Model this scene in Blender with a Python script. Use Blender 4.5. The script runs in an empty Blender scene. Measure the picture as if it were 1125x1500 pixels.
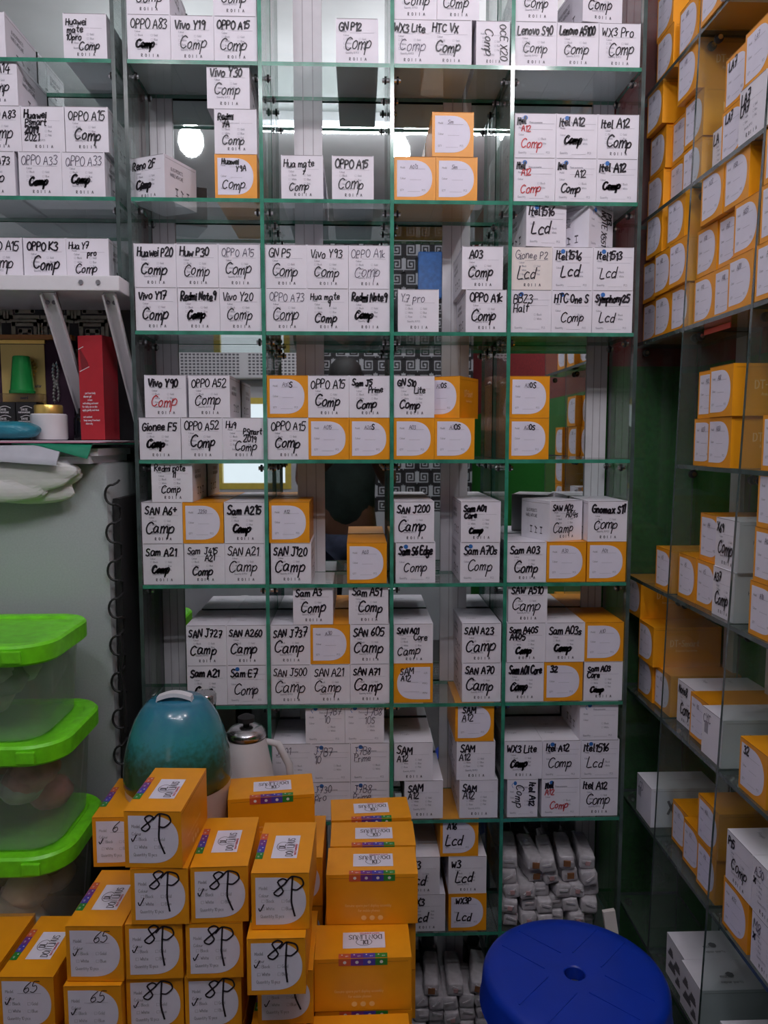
import bpy, bmesh, math, random
from mathutils import Vector, Matrix
R = random.Random(11)
SC = bpy.context.scene
COL = SC.collection
PI = math.pi

# ------------------------------------------------------------ camera, world, exposure
cam_d = bpy.data.cameras.new('camera')
cam_d.sensor_fit = 'VERTICAL'; cam_d.sensor_height = 36.0; cam_d.lens = 26.81
cam_d.clip_start = 0.02
cam = bpy.data.objects.new('camera', cam_d); COL.objects.link(cam)
cam.location = (0, 0, 1.38)
cam.rotation_euler = (math.radians(90 - 5.398), 0, math.radians(-1.956))
SC.camera = cam
SC.view_settings.view_transform = 'Standard'
SC.view_settings.look = 'None'
SC.view_settings.gamma = 1.0
SC.view_settings.use_curve_mapping = False
SC.view_settings.exposure = 0.25
SC.cycles.max_bounces = 10
SC.cycles.transparent_max_bounces = 32
SC.cycles.glossy_bounces = 6
SC.cycles.caustics_reflective = False
SC.cycles.caustics_refractive = False
SC.cycles.sample_clamp_indirect = 4.0

world = bpy.data.worlds.new('daylight'); SC.world = world
world.use_nodes = True
wn = world.node_tree.nodes
wn['Background'].inputs[0].default_value = (0.86, 0.92, 1.0, 1)
wn['Background'].inputs[1].default_value = 0.9

BULB_POWER = 95.0
TUBE_POWER = 36.0      # emission strength of the hanging bulbs
BULBS = [(-0.62, 0.42, 2.50), (0.16, 0.34, 2.50), (0.52, 0.62, 2.50)]

# ------------------------------------------------------------ materials
def mat(name, rgb, rough=0.55, metal=0.0, var=0.06, scale=40.0, bump=0.0, emit=None, spec=0.5, trans=0.0, coat=0.0):
    m = bpy.data.materials.new(name); m.use_nodes = True
    nt = m.node_tree; b = nt.nodes['Principled BSDF']
    b.inputs['Roughness'].default_value = rough
    b.inputs['Metallic'].default_value = metal
    b.inputs['Specular IOR Level'].default_value = spec
    b.inputs['Transmission Weight'].default_value = trans
    b.inputs['Coat Weight'].default_value = coat
    tc = nt.nodes.new('ShaderNodeTexCoord')
    no = nt.nodes.new('ShaderNodeTexNoise'); no.inputs['Scale'].default_value = scale
    no.inputs['Detail'].default_value = 3.0
    nt.links.new(tc.outputs['Object'], no.inputs['Vector'])
    cr = nt.nodes.new('ShaderNodeValToRGB')
    lo = [max(0, c * (1 - var)) for c in rgb]; hi = [min(1, c * (1 + var)) for c in rgb]
    cr.color_ramp.elements[0].position = 0.3; cr.color_ramp.elements[0].color = (*lo, 1)
    cr.color_ramp.elements[1].position = 0.7; cr.color_ramp.elements[1].color = (*hi, 1)
    nt.links.new(no.outputs['Fac'], cr.inputs['Fac'])
    nt.links.new(cr.outputs['Color'], b.inputs['Base Color'])
    if bump:
        bp = nt.nodes.new('ShaderNodeBump'); bp.inputs['Strength'].default_value = bump
        bp.inputs['Distance'].default_value = 0.002
        nt.links.new(no.outputs['Fac'], bp.inputs['Height'])
        nt.links.new(bp.outputs['Normal'], b.inputs['Normal'])
    if emit:
        b.inputs['Emission Color'].default_value = (*rgb, 1)
        b.inputs['Emission Strength'].default_value = emit
    return m

def glass_pane(name, tint, refl=1.0, haze=0.0):
    m = bpy.data.materials.new(name); m.use_nodes = True
    nt = m.node_tree; nt.nodes.clear()
    out = nt.nodes.new('ShaderNodeOutputMaterial')
    mx = nt.nodes.new('ShaderNodeMixShader')
    tr = nt.nodes.new('ShaderNodeBsdfTransparent'); tr.inputs[0].default_value = (*tint, 1)
    gl = nt.nodes.new('ShaderNodeBsdfGlossy'); gl.inputs['Roughness'].default_value = 0.015
    fr = nt.nodes.new('ShaderNodeLayerWeight')          # Schlick reflectance, the same from both sides of the thin pane
    pw = nt.nodes.new('ShaderNodeMath'); pw.operation = 'POWER'; pw.inputs[1].default_value = 5.0
    mu = nt.nodes.new('ShaderNodeMath'); mu.operation = 'MULTIPLY_ADD'; mu.inputs[1].default_value = .95 * refl; mu.inputs[2].default_value = .04 * refl
    mu.use_clamp = True
    nt.links.new(fr.outputs['Facing'], pw.inputs[0]); nt.links.new(pw.outputs[0], mu.inputs[0]); nt.links.new(mu.outputs[0], mx.inputs[0])
    nt.links.new(tr.outputs[0], mx.inputs[1]); nt.links.new(gl.outputs[0], mx.inputs[2])
    src = mx
    if haze:   # milky diffuse and translucent share mixed into the pane, uneven by noise
        df = nt.nodes.new('ShaderNodeBsdfDiffuse'); df.inputs[0].default_value = (.70, .76, .72, 1)
        tl = nt.nodes.new('ShaderNodeBsdfTranslucent'); tl.inputs[0].default_value = (.62, .72, .67, 1)
        ad = nt.nodes.new('ShaderNodeMixShader'); nt.links.new(df.outputs[0], ad.inputs[1]); nt.links.new(tl.outputs[0], ad.inputs[2])
        m2 = nt.nodes.new('ShaderNodeMixShader')
        tc = nt.nodes.new('ShaderNodeTexCoord'); no = nt.nodes.new('ShaderNodeTexNoise'); no.inputs['Scale'].default_value = 14
        mr = nt.nodes.new('ShaderNodeMapRange'); mr.inputs[3].default_value = haze * .6; mr.inputs[4].default_value = haze * 1.4
        nt.links.new(tc.outputs['Object'], no.inputs['Vector']); nt.links.new(no.outputs['Fac'], mr.inputs[0]); nt.links.new(mr.outputs[0], m2.inputs[0])
        nt.links.new(mx.outputs[0], m2.inputs[1]); nt.links.new(ad.outputs[0], m2.inputs[2]); src = m2
    nt.links.new(src.outputs[0], out.inputs[0])
    return m

M = {}
M['white'] = mat('white_card', (0.80, 0.775, 0.84), 0.5, var=0.025, scale=25)
M['cream'] = mat('cream_card', (0.80, 0.74, 0.70), 0.5, var=0.03)
M['orange'] = mat('orange_card', (0.84, 0.33, 0.008), 0.38, var=0.04, scale=25)
M['pale_orange'] = mat('pale_orange_ink', (0.95, 0.58, 0.22), 0.45)
M['label'] = mat('label_paper', (0.76, 0.735, 0.85), 0.5, var=0.02)
M['grey_ink'] = mat('grey_print', (0.38, 0.37, 0.42), 0.6)
M['dark_ink'] = mat('dark_print', (0.12, 0.11, 0.13), 0.6)
M['marker'] = mat('black_marker', (0.014, 0.010, 0.018), 0.4)
M['pen'] = mat('thin_pen', (0.09, 0.075, 0.12), 0.5)
M['red_ink'] = mat('red_marker', (0.55, 0.05, 0.06), 0.45)
M['blue_ink'] = mat('blue_logo', (0.03, 0.16, 0.50), 0.45)
M['seam'] = mat('card_seam', (0.33, 0.31, 0.33), 0.7)
M['orange_seam'] = mat('orange_seam', (0.48, 0.17, 0.006), 0.6)
M['strip_red'] = mat('strip_red', (0.60, 0.10, 0.04), 0.4)
M['strip_blue'] = mat('strip_blue', (0.06, 0.045, 0.36), 0.4)
M['strip_purple'] = mat('strip_purple', (0.16, 0.03, 0.24), 0.4)
M['strip_green'] = mat('strip_green', (0.02, 0.22, 0.03), 0.4)
M['glass'] = glass_pane('shelf_glass', (0.93, 0.975, 0.96), 1.0, .07)
M['glass_edge'] = mat('green_glass_edge', (0.035, 0.225, 0.145), 0.15, var=0.3, scale=30, spec=0.8)
M['dark_edge'] = mat('dark_glass_edge', (0.05, 0.075, 0.07), 0.2, var=0.3, scale=30, spec=0.8)
M['mirror'] = mat('mirror_silver', (0.80, 0.86, 0.85), 0.015, metal=1.0, var=0.01)
M['batten'] = mat('white_plastic_batten', (0.66, 0.65, 0.68), 0.4, var=0.03)
M['steel'] = mat('bright_steel', (0.62, 0.62, 0.63), 0.22, metal=1.0)
M['black_rubber'] = mat('black_rubber', (0.012, 0.012, 0.013), 0.5)
M['green_wall'] = mat('green_felt_wall', (0.014, 0.125, 0.014), 0.95, var=0.35, scale=160, bump=0.5, spec=0.1)
M['red_wall'] = mat('dark_red_wall', (0.17, 0.015, 0.017), 0.8, var=0.25, scale=90, spec=0.2)
M['floor'] = mat('grey_floor_tile', (0.11, 0.10, 0.105), 0.5, var=0.15, scale=6)
M['ceiling'] = mat('pale_ceiling', (0.56, 0.58, 0.58), 0.6, var=0.08, scale=4)
M['paper_dark'] = mat('dark_wallpaper', (0.022, 0.020, 0.024), 0.6)
M['key_line'] = mat('wallpaper_key_pattern', (0.42, 0.39, 0.31), 0.5)
M['wall_paint'] = mat('pale_wall_paint', (0.55, 0.56, 0.60), 0.8, var=0.05, scale=5)
M['white_metal'] = mat('white_painted_metal', (0.76, 0.75, 0.78), 0.4, var=0.02)
M['fridge'] = mat('grey_fridge_panel', (0.40, 0.445, 0.45), 0.42, var=0.06, scale=300)
M['black'] = mat('matt_black', (0.010, 0.010, 0.011), 0.6)
M['wood'] = mat('brown_wood', (0.11, 0.055, 0.025), 0.55, var=0.3, scale=9)
M['lime'] = mat('lime_green_plastic', (0.17, 0.72, 0.012), 0.38, var=0.12, scale=60)
M['tub'] = glass_pane('cloudy_clear_plastic', (0.94, 0.98, 0.94), .8, .25)
M['cloth_red'] = mat('dull_red_contents', (0.48, 0.20, 0.21), 0.8, var=0.4, scale=25)
M['cloth_grey'] = mat('grey_contents', (0.55, 0.54, 0.52), 0.8, var=0.3, scale=25)
M['cloth_dark'] = mat('dark_contents', (0.22, 0.25, 0.21), 0.8, var=0.4, scale=25)
M['teal'] = mat('teal_speckled_plastic', (0.035, 0.20, 0.27), 0.2, var=0.35, scale=70, coat=0.3)
M['teal_green'] = mat('teal_green_plastic', (0.03, 0.17, 0.17), 0.2, var=0.3, scale=70, coat=0.3)
def ombre(name, stops, z0, z1):
    m = mat(name, stops[0][1], 0.2, coat=0.3); nt = m.node_tree; b = nt.nodes['Principled BSDF']
    tc = nt.nodes.new('ShaderNodeTexCoord'); sx = nt.nodes.new('ShaderNodeSeparateXYZ'); nt.links.new(tc.outputs['Object'], sx.inputs[0])
    no = nt.nodes.new('ShaderNodeTexNoise'); no.inputs['Scale'].default_value = 120; nt.links.new(tc.outputs['Object'], no.inputs['Vector'])
    ad = nt.nodes.new('ShaderNodeMath'); ad.operation = 'MULTIPLY_ADD'; ad.inputs[1].default_value = .05
    nt.links.new(no.outputs['Fac'], ad.inputs[0]); nt.links.new(sx.outputs['Z'], ad.inputs[2])
    mr = nt.nodes.new('ShaderNodeMapRange'); mr.inputs[1].default_value = z0 + .025; mr.inputs[2].default_value = z1 + .025
    nt.links.new(ad.outputs[0], mr.inputs[0])
    cr = nt.nodes.new('ShaderNodeValToRGB'); e = cr.color_ramp.elements
    e[0].position, e[0].color = stops[0][0], (*stops[0][1], 1); e[1].position, e[1].color = stops[-1][0], (*stops[-1][1], 1)
    for p, c in stops[1:-1]: q = e.new(p); q.color = (*c, 1)
    nt.links.new(mr.outputs[0], cr.inputs['Fac']); nt.links.new(cr.outputs['Color'], b.inputs['Base Color'])
    return m
# banded two-tone speckle glaze of the pot, its own colours
M['glaze'] = ombre('speckled_teal_glaze', [(0, (.025, .060, .022)), (.30, (.025, .068, .028)), (.46, (.03, .15, .13)), (.62, (.035, .24, .27)), (1, (.03, .17, .27))], .28, .43)
M['deep_green'] = mat('deep_green_plastic', (0.022, 0.085, 0.05), 0.22, var=0.25, scale=50, coat=0.3)
M['blush'] = mat('blush_white_plastic', (0.60, 0.50, 0.46), 0.35, var=0.03)
M['kettle'] = mat('white_enamel', (0.70, 0.68, 0.70), 0.25, var=0.02)
M['stool'] = mat('blue_plastic', (0.004, 0.035, 0.40), 0.36, var=0.05, scale=20)
M['gold'] = mat('polished_gold', (0.85, 0.60, 0.16), 0.28, metal=0.75, var=0.1)
M['gold_matt'] = mat('gold_plate', (0.62, 0.47, 0.16), 0.4, metal=0.5, var=0.08, scale=5)
M['plum'] = mat('dark_plum_velvet', (0.035, 0.010, 0.03), 0.8)
M['amber'] = mat('amber_wood_rail', (0.42, 0.17, 0.03), 0.4)
M['silver'] = mat('silver_leaf', (0.75, 0.74, 0.72), 0.25, metal=0.9)
M['cup_green'] = mat('green_plastic_cup', (0.01, 0.22, 0.045), 0.25, coat=0.3)
M['red_card'] = mat('red_gift_carton', (0.44, 0.018, 0.028), 0.35, var=0.06)
M['red_dark'] = mat('dark_red_card', (0.20, 0.010, 0.016), 0.4)
M['white_ink'] = mat('white_print', (0.75, 0.73, 0.74), 0.5)
M['clear'] = glass_pane('clear_plastic', (0.90, 0.86, 0.82), 1.5)
M['paper'] = mat('white_paper', (0.74, 0.73, 0.78), 0.6, var=0.03)
M['paper_grey'] = mat('grey_paper', (0.46, 0.48, 0.53), 0.6, var=0.05)
M['paper_pink'] = mat('pink_paper', (0.62, 0.28, 0.38), 0.6, var=0.05)
M['folder'] = mat('green_folder', (0.012, 0.22, 0.12), 0.35, var=0.1)
M['teal_cloth'] = mat('teal_plastic_bag', (0.02, 0.20, 0.27), 0.4, var=0.2, scale=30)
M['bag'] = mat('crumpled_white_bag', (0.66, 0.66, 0.65), 0.4, var=0.08, scale=14)
M['blue_pack'] = mat('blue_hanging_pack', (0.03, 0.17, 0.55), 0.4, var=0.2)
M['pouch'] = mat('milky_wrap', (0.66, 0.63, 0.66), 0.24, var=0.14, scale=60, bump=0.6, trans=0.25)
M['core'] = mat('brown_core', (0.20, 0.085, 0.035), 0.6, var=0.2)
M['core_pink'] = mat('rose_core', (0.42, 0.25, 0.25), 0.6, var=0.2)
M['bulb'] = mat('lit_bulb', (0.98, 0.94, 1.0), 0.3, emit=BULB_POWER, var=0.0)
M['tube'] = mat('lit_tube', (0.97, 0.94, 1.0), 0.3, emit=TUBE_POWER, var=0.0)
M['yellow_frame'] = mat('yellow_painted_frame', (0.80, 0.62, 0.10), 0.5)
M['ac_grille'] = mat('dark_grille_holes', (0.10, 0.10, 0.12), 0.6)
M['skin'] = mat('brown_skin', (0.13, 0.055, 0.03), 0.5, var=0.08)
M['shirt'] = mat('dark_green_shirt', (0.010, 0.022, 0.018), 0.85, var=0.3, scale=20)
M['jeans'] = mat('dark_blue_trousers', (0.02, 0.028, 0.06), 0.85, var=0.2)
M['hair'] = mat('black_hair', (0.008, 0.007, 0.007), 0.7)
M['eye_white'] = mat('eye_white', (0.7, 0.68, 0.65), 0.3)
M['dark_bottle'] = mat('dark_bottle_glass', (0.012, 0.012, 0.018), 0.12, spec=0.7)
M['orange_mark'] = mat('red_plastic_tag', (0.60, 0.07, 0.04), 0.4)

# ------------------------------------------------------------ mesh builder
class MB:
    def __init__(self):
        self.v = []; self.f = []; self.mi = []
    def face(self, pts, m=0):
        n = len(self.v); self.v += [tuple(p) for p in pts]
        self.f.append(tuple(range(n, n + len(pts)))); self.mi.append(m)
    def box(self, c, s, m=0, X=None):
        hx, hy, hz = s[0] / 2, s[1] / 2, s[2] / 2
        P = [Vector((x, y, z)) for z in (-hz, hz) for y in (-hy, hy) for x in (-hx, hx)]
        if X is not None: P = [X @ p for p in P]
        c = Vector(c); n = len(self.v); self.v += [tuple(p + c) for p in P]
        ms = m if isinstance(m, (list, tuple)) else [m] * 6   # -x +x -y +y -z +z
        for q, mm in zip(((0, 4, 6, 2), (1, 3, 7, 5), (0, 1, 5, 4), (2, 6, 7, 3), (0, 2, 3, 1), (4, 5, 7, 6)), ms):
            self.f.append(tuple(n + i for i in q)); self.mi.append(mm)
    def hexa(self, P, ms):
        n = len(self.v); self.v += [tuple(p) for p in P]
        for q, mm in zip(((0, 4, 6, 2), (1, 3, 7, 5), (0, 1, 5, 4), (2, 6, 7, 3), (0, 2, 3, 1), (4, 5, 7, 6)), ms):
            self.f.append(tuple(n + i for i in q)); self.mi.append(mm)
    def ribbon(self, P, w, N, m=0):
        k = len(P)
        if k < 2: return
        n = len(self.v); N = Vector(N)
        P = [Vector(p) for p in P]
        for i in range(k):
            t = P[min(i + 1, k - 1)] - P[max(i - 1, 0)]
            if t.length < 1e-9: t = Vector((1, 0, 0))
            s = N.cross(t).normalized() * (w / 2)
            e = Vector((0, 0, 0))
            if i == 0: e = -t.normalized() * w * 0.35
            if i == k - 1: e = t.normalized() * w * 0.35
            self.v += [tuple(P[i] - s + e), tuple(P[i] + s + e)]
        for i in range(k - 1):
            a = n + 2 * i
            self.f.append((a, a + 2, a + 3, a + 1)); self.mi.append(m)
    def tube(self, P, r, n=8, m=0):
        P = [Vector(p) for p in P]; k = len(P); b = len(self.v)
        rr = r if isinstance(r, (list, tuple)) else [r] * k
        up = Vector((0.13, 0.21, 0.97))
        for i in range(k):
            t = (P[min(i + 1, k - 1)] - P[max(i - 1, 0)]).normalized()
            s = t.cross(up)
            if s.length < 0.05: s = t.cross(Vector((1, 0, 0)))
            s.normalize(); u = s.cross(t)
            for j in range(n):
                a = 2 * PI * j / n
                self.v.append(tuple(P[i] + (s * math.cos(a) + u * math.sin(a)) * rr[i]))
        for i in range(k - 1):
            for j in range(n):
                q = (b + i * n + j, b + i * n + (j + 1) % n, b + (i + 1) * n + (j + 1) % n, b + (i + 1) * n + j)
                self.f.append(q); self.mi.append(m)
        self.f.append(tuple(b + j for j in reversed(range(n)))); self.mi.append(m)
        self.f.append(tuple(b + (k - 1) * n + j for j in range(n))); self.mi.append(m)
    def lathe(self, prof, c=(0, 0, 0), n=40, m=0, mfun=None):
        b = len(self.v); k = len(prof)
        for r, z in prof:
            for j in range(n):
                a = 2 * PI * j / n
                self.v.append((c[0] + r * math.cos(a), c[1] + r * math.sin(a), c[2] + z))
        for i in range(k - 1):
            for j in range(n):
                self.f.append((b + i * n + j, b + i * n + (j + 1) % n, b + (i + 1) * n + (j + 1) % n, b + (i + 1) * n + j))
                self.mi.append(mfun(i) if mfun else m)
    def mesh(self, name, mats, smooth=None, bevel=0.0, weld=False):
        me = bpy.data.meshes.new(name)
        me.from_pydata(self.v, [], self.f)
        for mm in mats: me.materials.append(M[mm])
        me.polygons.foreach_set('material_index', self.mi)
        if bevel or weld:
            bm = bmesh.new(); bm.from_mesh(me)
            if weld: bmesh.ops.remove_doubles(bm, verts=bm.verts, dist=1e-5)
            if bevel:
                bmesh.ops.bevel(bm, geom=list(bm.edges), offset=bevel, segments=2, affect='EDGES', profile=0.6)
            bm.to_mesh(me); bm.free()
        if smooth is not None:
            me.polygons.foreach_set('use_smooth', [True] * len(me.polygons))
            me.set_sharp_from_angle(angle=math.radians(smooth))
        me.update()
        return me
    def build(self, name, mats, parent=None, loc=(0, 0, 0), rz=0, smooth=None, bevel=0.0, weld=False):
        return link(name, self.mesh(name, mats, smooth, bevel, weld), parent, loc, rz)

def link(name, me, parent=None, loc=(0, 0, 0), rz=0):
    o = bpy.data.objects.new(name, me); COL.objects.link(o)
    o.location = loc; o.rotation_euler = (0, 0, rz)
    if parent: o.parent = parent
    return o
def tag(o, label, cat, group=None, kind=None):
    o['label'] = label; o['category'] = cat
    if group: o['group'] = group
    if kind: o['kind'] = kind
    return o
def empty(name, loc, label, cat, group=None, rz=0):
    return tag(link(name, None, None, loc, rz), label, cat, group)
def struct(o, label, cat):
    return tag(o, label, cat, kind='structure')

# ------------------------------------------------------------ pen lettering
FONT = {
'A':"0,0 1.8,7 3.8,0;.7,2.6 3.1,2.6",'B':"0,0 0,7 2.4,6.6 2.4,4.2 .2,3.8 3,3.2 2.8,.5 0,0",'C':"3.6,6 2.2,7 .6,5.8 0,3.2 .8,.8 2.4,0 3.8,1.2",
'D':"0,0 0,7 2.2,6.6 3.4,4.4 3,1.4 1.6,.2 0,0",'E':"3,7 0,7 0,0 3.2,0;0,3.6 2.4,3.6",'F':"3.2,7 0,7 0,0;0,3.7 2.4,3.7",
'G':"3.4,6 2,7 .5,5.6 0,3 .8,.6 2.4,0 3.6,1.2 3.6,3.2 2,3.2",'H':"0,0 0,7;3.2,0 3.2,7;0,3.6 3.2,3.6",'I':"0,0 .1,7",'J':"1,7 3.6,7;2.4,7 2.4,1.4 1.4,0 .2,1",
'K':"0,0 0,7;3.2,7 .1,3 3.4,0",'L':"0,7 0,0 3,0",'M':"0,0 .4,7 2.2,2.4 4,7 4.4,0",'N':"0,0 .2,7 3.2,0 3.4,7",'O':"1.8,7 .3,5.6 0,2.8 1,.3 2.4,.1 3.6,2 3.5,5 1.8,7",
'P':"0,0 0,7 2.4,6.8 3,5.2 2,3.6 0,3.4",'Q':"1.8,7 .3,5.6 0,2.8 1,.3 2.4,.1 3.6,2 3.5,5 1.8,7;2.2,2 4,-.6",'R':"0,0 0,7 2.4,6.8 2.9,5.2 1.8,3.8 .1,3.6 3.2,0",
'S':"3.2,6.2 1.8,7 .4,5.8 .8,4.2 2.6,3 3,1.2 1.6,0 0,.9",'T':"0,7 3.8,7;1.9,7 1.9,0",'U':"0,7 .1,1.6 1.6,0 3,1.6 3.2,7",'V':"0,7 1.7,0 3.4,7",'W':"0,7 1,0 2.2,5 3.4,0 4.6,7",
'X':"0,7 3.4,0;3.4,7 0,0",'Y':"0,7 1.6,3.6 3.2,7;1.6,3.6 1.4,0",'Z':"0,7 3.2,7 0,0 3.4,0",
'a':"2.6,3.6 1.2,4.2 0,2.6 .4,.4 1.6,.2 2.6,2 2.7,4 2.8,.6 3.4,.2",'b':"0,7 0,0 1.8,.2 2.8,2 2,4 .2,3",'c':"2.6,3.6 1.2,4.2 0,2.2 .8,.2 2.8,.6",'d':"2.6,3.4 1,4 0,2 .8,.1 2.4,1;2.7,7 2.7,0",
'e':"0,2.2 2.6,2.4 2,4.2 .6,3.8 0,1.8 1,.1 2.8,.8",'f':"2.6,6.4 1.6,7 1,5 .9,0;0,4 2.2,4",'g':"2.6,3.6 1,4.2 0,2.2 1,.4 2.6,2 2.6,-2 1,-3 0,-2",'h':"0,7 0,0;0,2.6 1.6,4.2 2.5,3 2.6,0",
'i':"0,4 .1,0;0,5.8 .2,5.6",'j':"1.4,4 1.4,-2 .2,-2.6;1.4,5.8 1.5,5.6",'k':"0,7 0,0;2.4,4 .1,1.8 2.6,0",'l':"0,7 .1,.4 .8,0",'m':"0,4 .1,0;.1,2.6 1.2,4.2 1.9,3 2,0;2,2.6 3.2,4.2 3.9,3 4,0",
'n':"0,4 .1,0;.1,2.6 1.4,4.2 2.4,3 2.6,0",'o':"1.4,4.2 .1,3 .3,.6 1.6,0 2.7,1.6 2.4,3.6 1.4,4.2",'p':"0,4 -.1,-3;0,2.6 1.4,4.4 2.8,3 2.2,.8 .1,.6",'q':"2.6,3.6 1,4.2 0,2.2 1,.2 2.6,2;2.7,4 2.7,-3",
'r':"0,4 .1,0;.1,2.4 1.2,4 2.2,3.8",'s':"2.4,3.6 1.2,4.2 .2,3.2 2.2,1.4 1.4,.1 0,.6",'t':"1.2,6.4 1.1,.8 2.2,.2;0,4.2 2.4,4.2",'u':"0,4 .2,.6 1.4,.1 2.5,1.4;2.6,4 2.7,0",'v':"0,4 1.2,0 2.6,4",
'w':"0,4 .8,0 1.8,3 2.8,0 3.6,4",'x':"0,4 2.6,0;2.6,4 0,0",'y':"0,4 1.3,1;2.6,4 .6,-3",'z':"0,4 2.4,4 0,0 2.6,0",
'0':"1.6,7 .2,5.4 0,2 1.2,0 2.6,1.2 3,4.6 1.6,7",'1':"0,5.4 1.2,7 1.2,0",'2':"0,5.6 1.2,7 2.8,6 2.4,3.8 0,0 3.4,.2",'3':"0,6.4 1.6,7 2.8,5.6 1.2,3.8 3,2.4 2.2,.2 0,.4",
'4':"2,7 0,2.4 3.4,2.6;2.6,4.6 2.4,-.4",'5':"3,7 .4,7 .2,4 2,4.4 3,2.4 1.8,.1 0,.5",'6':"2.4,7 .4,4 0,1.4 1.4,0 2.8,1.4 1.8,3.4 .2,2.2",'7':"0,7 3.2,7 1.2,0;.8,3.4 3,3.4",
'8':"2.8,6.2 1.4,7 .2,5.6 2.6,2 1.6,0 0,1.2 2.4,4.8 2.8,6.2",'9':"2.8,5.6 1.4,7 .2,5.4 1.4,3.8 2.8,5.4 2.4,0",
'-':"0,3.2 2,3.2",'+':"0,3.4 2.6,3.4;1.3,5 1.3,1.8",'.':"0,0 .2,.2",'/':"0,-.5 2.4,7.2",'_':"0,-.2 3.6,-.2",':':"0,.5 .1,.7;0,3.4 .1,3.6",'#':"0,0 3,0 3,3.2 0,3.2 0,0",'^':"0,2.4 1.2,.2 3.6,5.6"}
GL = {}
for ch, s in FONT.items():
    ps = [[tuple(float(q) for q in p.split(',')) for p in st.split()] for st in s.split(';')]
    GL[ch] = (ps, max(p[0] for st in ps for p in st))
def smooth_poly(P, n=3):
    if len(P) < 3: return P
    out = []
    closed = P[0] == P[-1]
    for i in range(len(P) - 1):
        p1, p2 = P[i], P[i + 1]
        p0 = P[i - 1] if i else (P[-2] if closed else p1)
        p3 = P[i + 2] if i + 2 < len(P) else (P[1] if closed else p2)
        for k in range(n):
            t = k / n; t2 = t * t; t3 = t2 * t; c = 0.38
            h = [2*t3-3*t2+1, t3-2*t2+t, -2*t3+3*t2, t3-t2]
            out.append(tuple(h[0]*p1[d] + h[1]*c*(p2[d]-p0[d]) + h[2]*p2[d] + h[3]*c*(p3[d]-p1[d]) for d in (0, 1)))
    out.append(P[-1])
    return out
def text_w(s, size): return sum((GL[c][1] + 1.1 if c in GL else 2.2) for c in s) * size / 7
def text(mb, s, x, y, size, w, O, U, V, m=0, slant=0.0, jit=0.0, maxw=None, curve=True, tight=1.0):
    O, U, V = Vector(O), Vector(U), Vector(V); N = U.cross(V)
    k = size / 7; kx = k * tight
    tw = text_w(s, size) * tight
    if maxw and tw > maxw: kx *= maxw / tw; tw = maxw
    cx = x
    for c in s:
        if c not in GL: cx += 2.2 * kx; continue
        ps, gw = GL[c]; jy = R.uniform(-jit, jit) * size; js = 1 + R.uniform(-jit, jit) * 1.2
        for st in ps:
            q = smooth_poly(st) if curve else st
            P = [O + U * (cx + (px * kx + py * k * slant) * js) + V * (y + jy + py * k * js) for px, py in q]
            mb.ribbon(P, w, N, m)
        cx += (gw + 1.1) * kx
    return tw
def scribble(mb, x, y, wd, h, w, O, U, V, m=0):
    O, U, V = Vector(O), Vector(U), Vector(V); N = U.cross(V)
    P = []; n = 9
    for i in range(n * 2):
        P.append((x + wd * i / (2 * n - 1) + R.uniform(-.001, .001), y + (h * .85 if i % 2 else h * .1) * R.uniform(.6, 1.1)))
    mb.ribbon([O + U * a + V * b for a, b in smooth_poly(P, 2)], w, N, m)

# ------------------------------------------------------------ the room
def slab(name, c, s, m, label, cat, parent=None):
    b = MB(); b.box((0, 0, 0), s); o = b.build(name, [m], parent, c)
    return struct(o, label, cat) if not parent else o
X0, X1, Y0, Y1, ZC = -1.75, 0.775, -1.75, 1.722, 2.80
slab('floor', ((X0 + X1) / 2, (Y0 + Y1) / 2, -0.03), (X1 - X0 + .4, Y1 - Y0 + .4, .06), 'floor', 'grey shop floor', 'floor')
slab('ceiling', ((X0 + X1) / 2, (Y0 + Y1) / 2, ZC + .03), (X1 - X0 + .4, Y1 - Y0 + .4, .06), 'ceiling', 'pale shop ceiling', 'ceiling')
def two_tone(name, pts_lo, pts_hi, label):
    b = MB()
    for (c, s), m in ((pts_lo, 0), (pts_hi, 1)): b.box(c, s, m)
    return struct(b.build(name, ['green_wall', 'red_wall']), label, 'wall')
zb = 1.545
two_tone('wall_right', ((X1 + .03, (Y0 + Y1) / 2, zb / 2), (.06, Y1 - Y0, zb)), ((X1 + .03, (Y0 + Y1) / 2, (zb + ZC) / 2), (.06, Y1 - Y0, ZC - zb)), 'right wall, green felt below and dark red above')
two_tone('wall_back', (((X0 + X1) / 2, Y1 + .03, zb / 2), (X1 - X0, .06, zb)), (((X0 + X1) / 2, Y1 + .03, (zb + ZC) / 2), (X1 - X0, .06, ZC - zb)), 'back wall behind the mirrored cabinet, green below and dark red above')
slab('wall_left', (X0 - .03, (Y0 + Y1) / 2, ZC / 2), (.06, Y1 - Y0, ZC), 'wall_paint', 'pale left wall', 'wall')

# meander squares of the wallpaper, one tile of line work repeated over the wall
def greek_key(b, x0, x1, z0, z1, O, U, V, t, w, m=0):
    O, U, V = Vector(O), Vector(U), Vector(V); N = U.cross(V)
    unit = [[(0, 0), (1, 0), (1, 1), (.18, 1), (.18, .22), (.78, .22), (.78, .76), (.42, .76), (.42, .46), (.58, .46)],
            [(0, 1.12), (1.12, 1.12), (1.12, -.06)]]
    nx = int((x1 - x0) / (t * 1.25)); nz = int((z1 - z0) / (t * 1.25))
    for i in range(nx):
        for j in range(nz):
            fl = (i + j) % 2
            for st in unit:
                P = []
                for a, c in st:
                    if fl: a = 1.1 - a
                    P.append(O + U * (x0 + (i * 1.25 + a) * t) + V * (z0 + (j * 1.25 + c) * t))
                for p, q in zip(P[:-1], P[1:]): b.ribbon([p, q], w, N, m)

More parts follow.
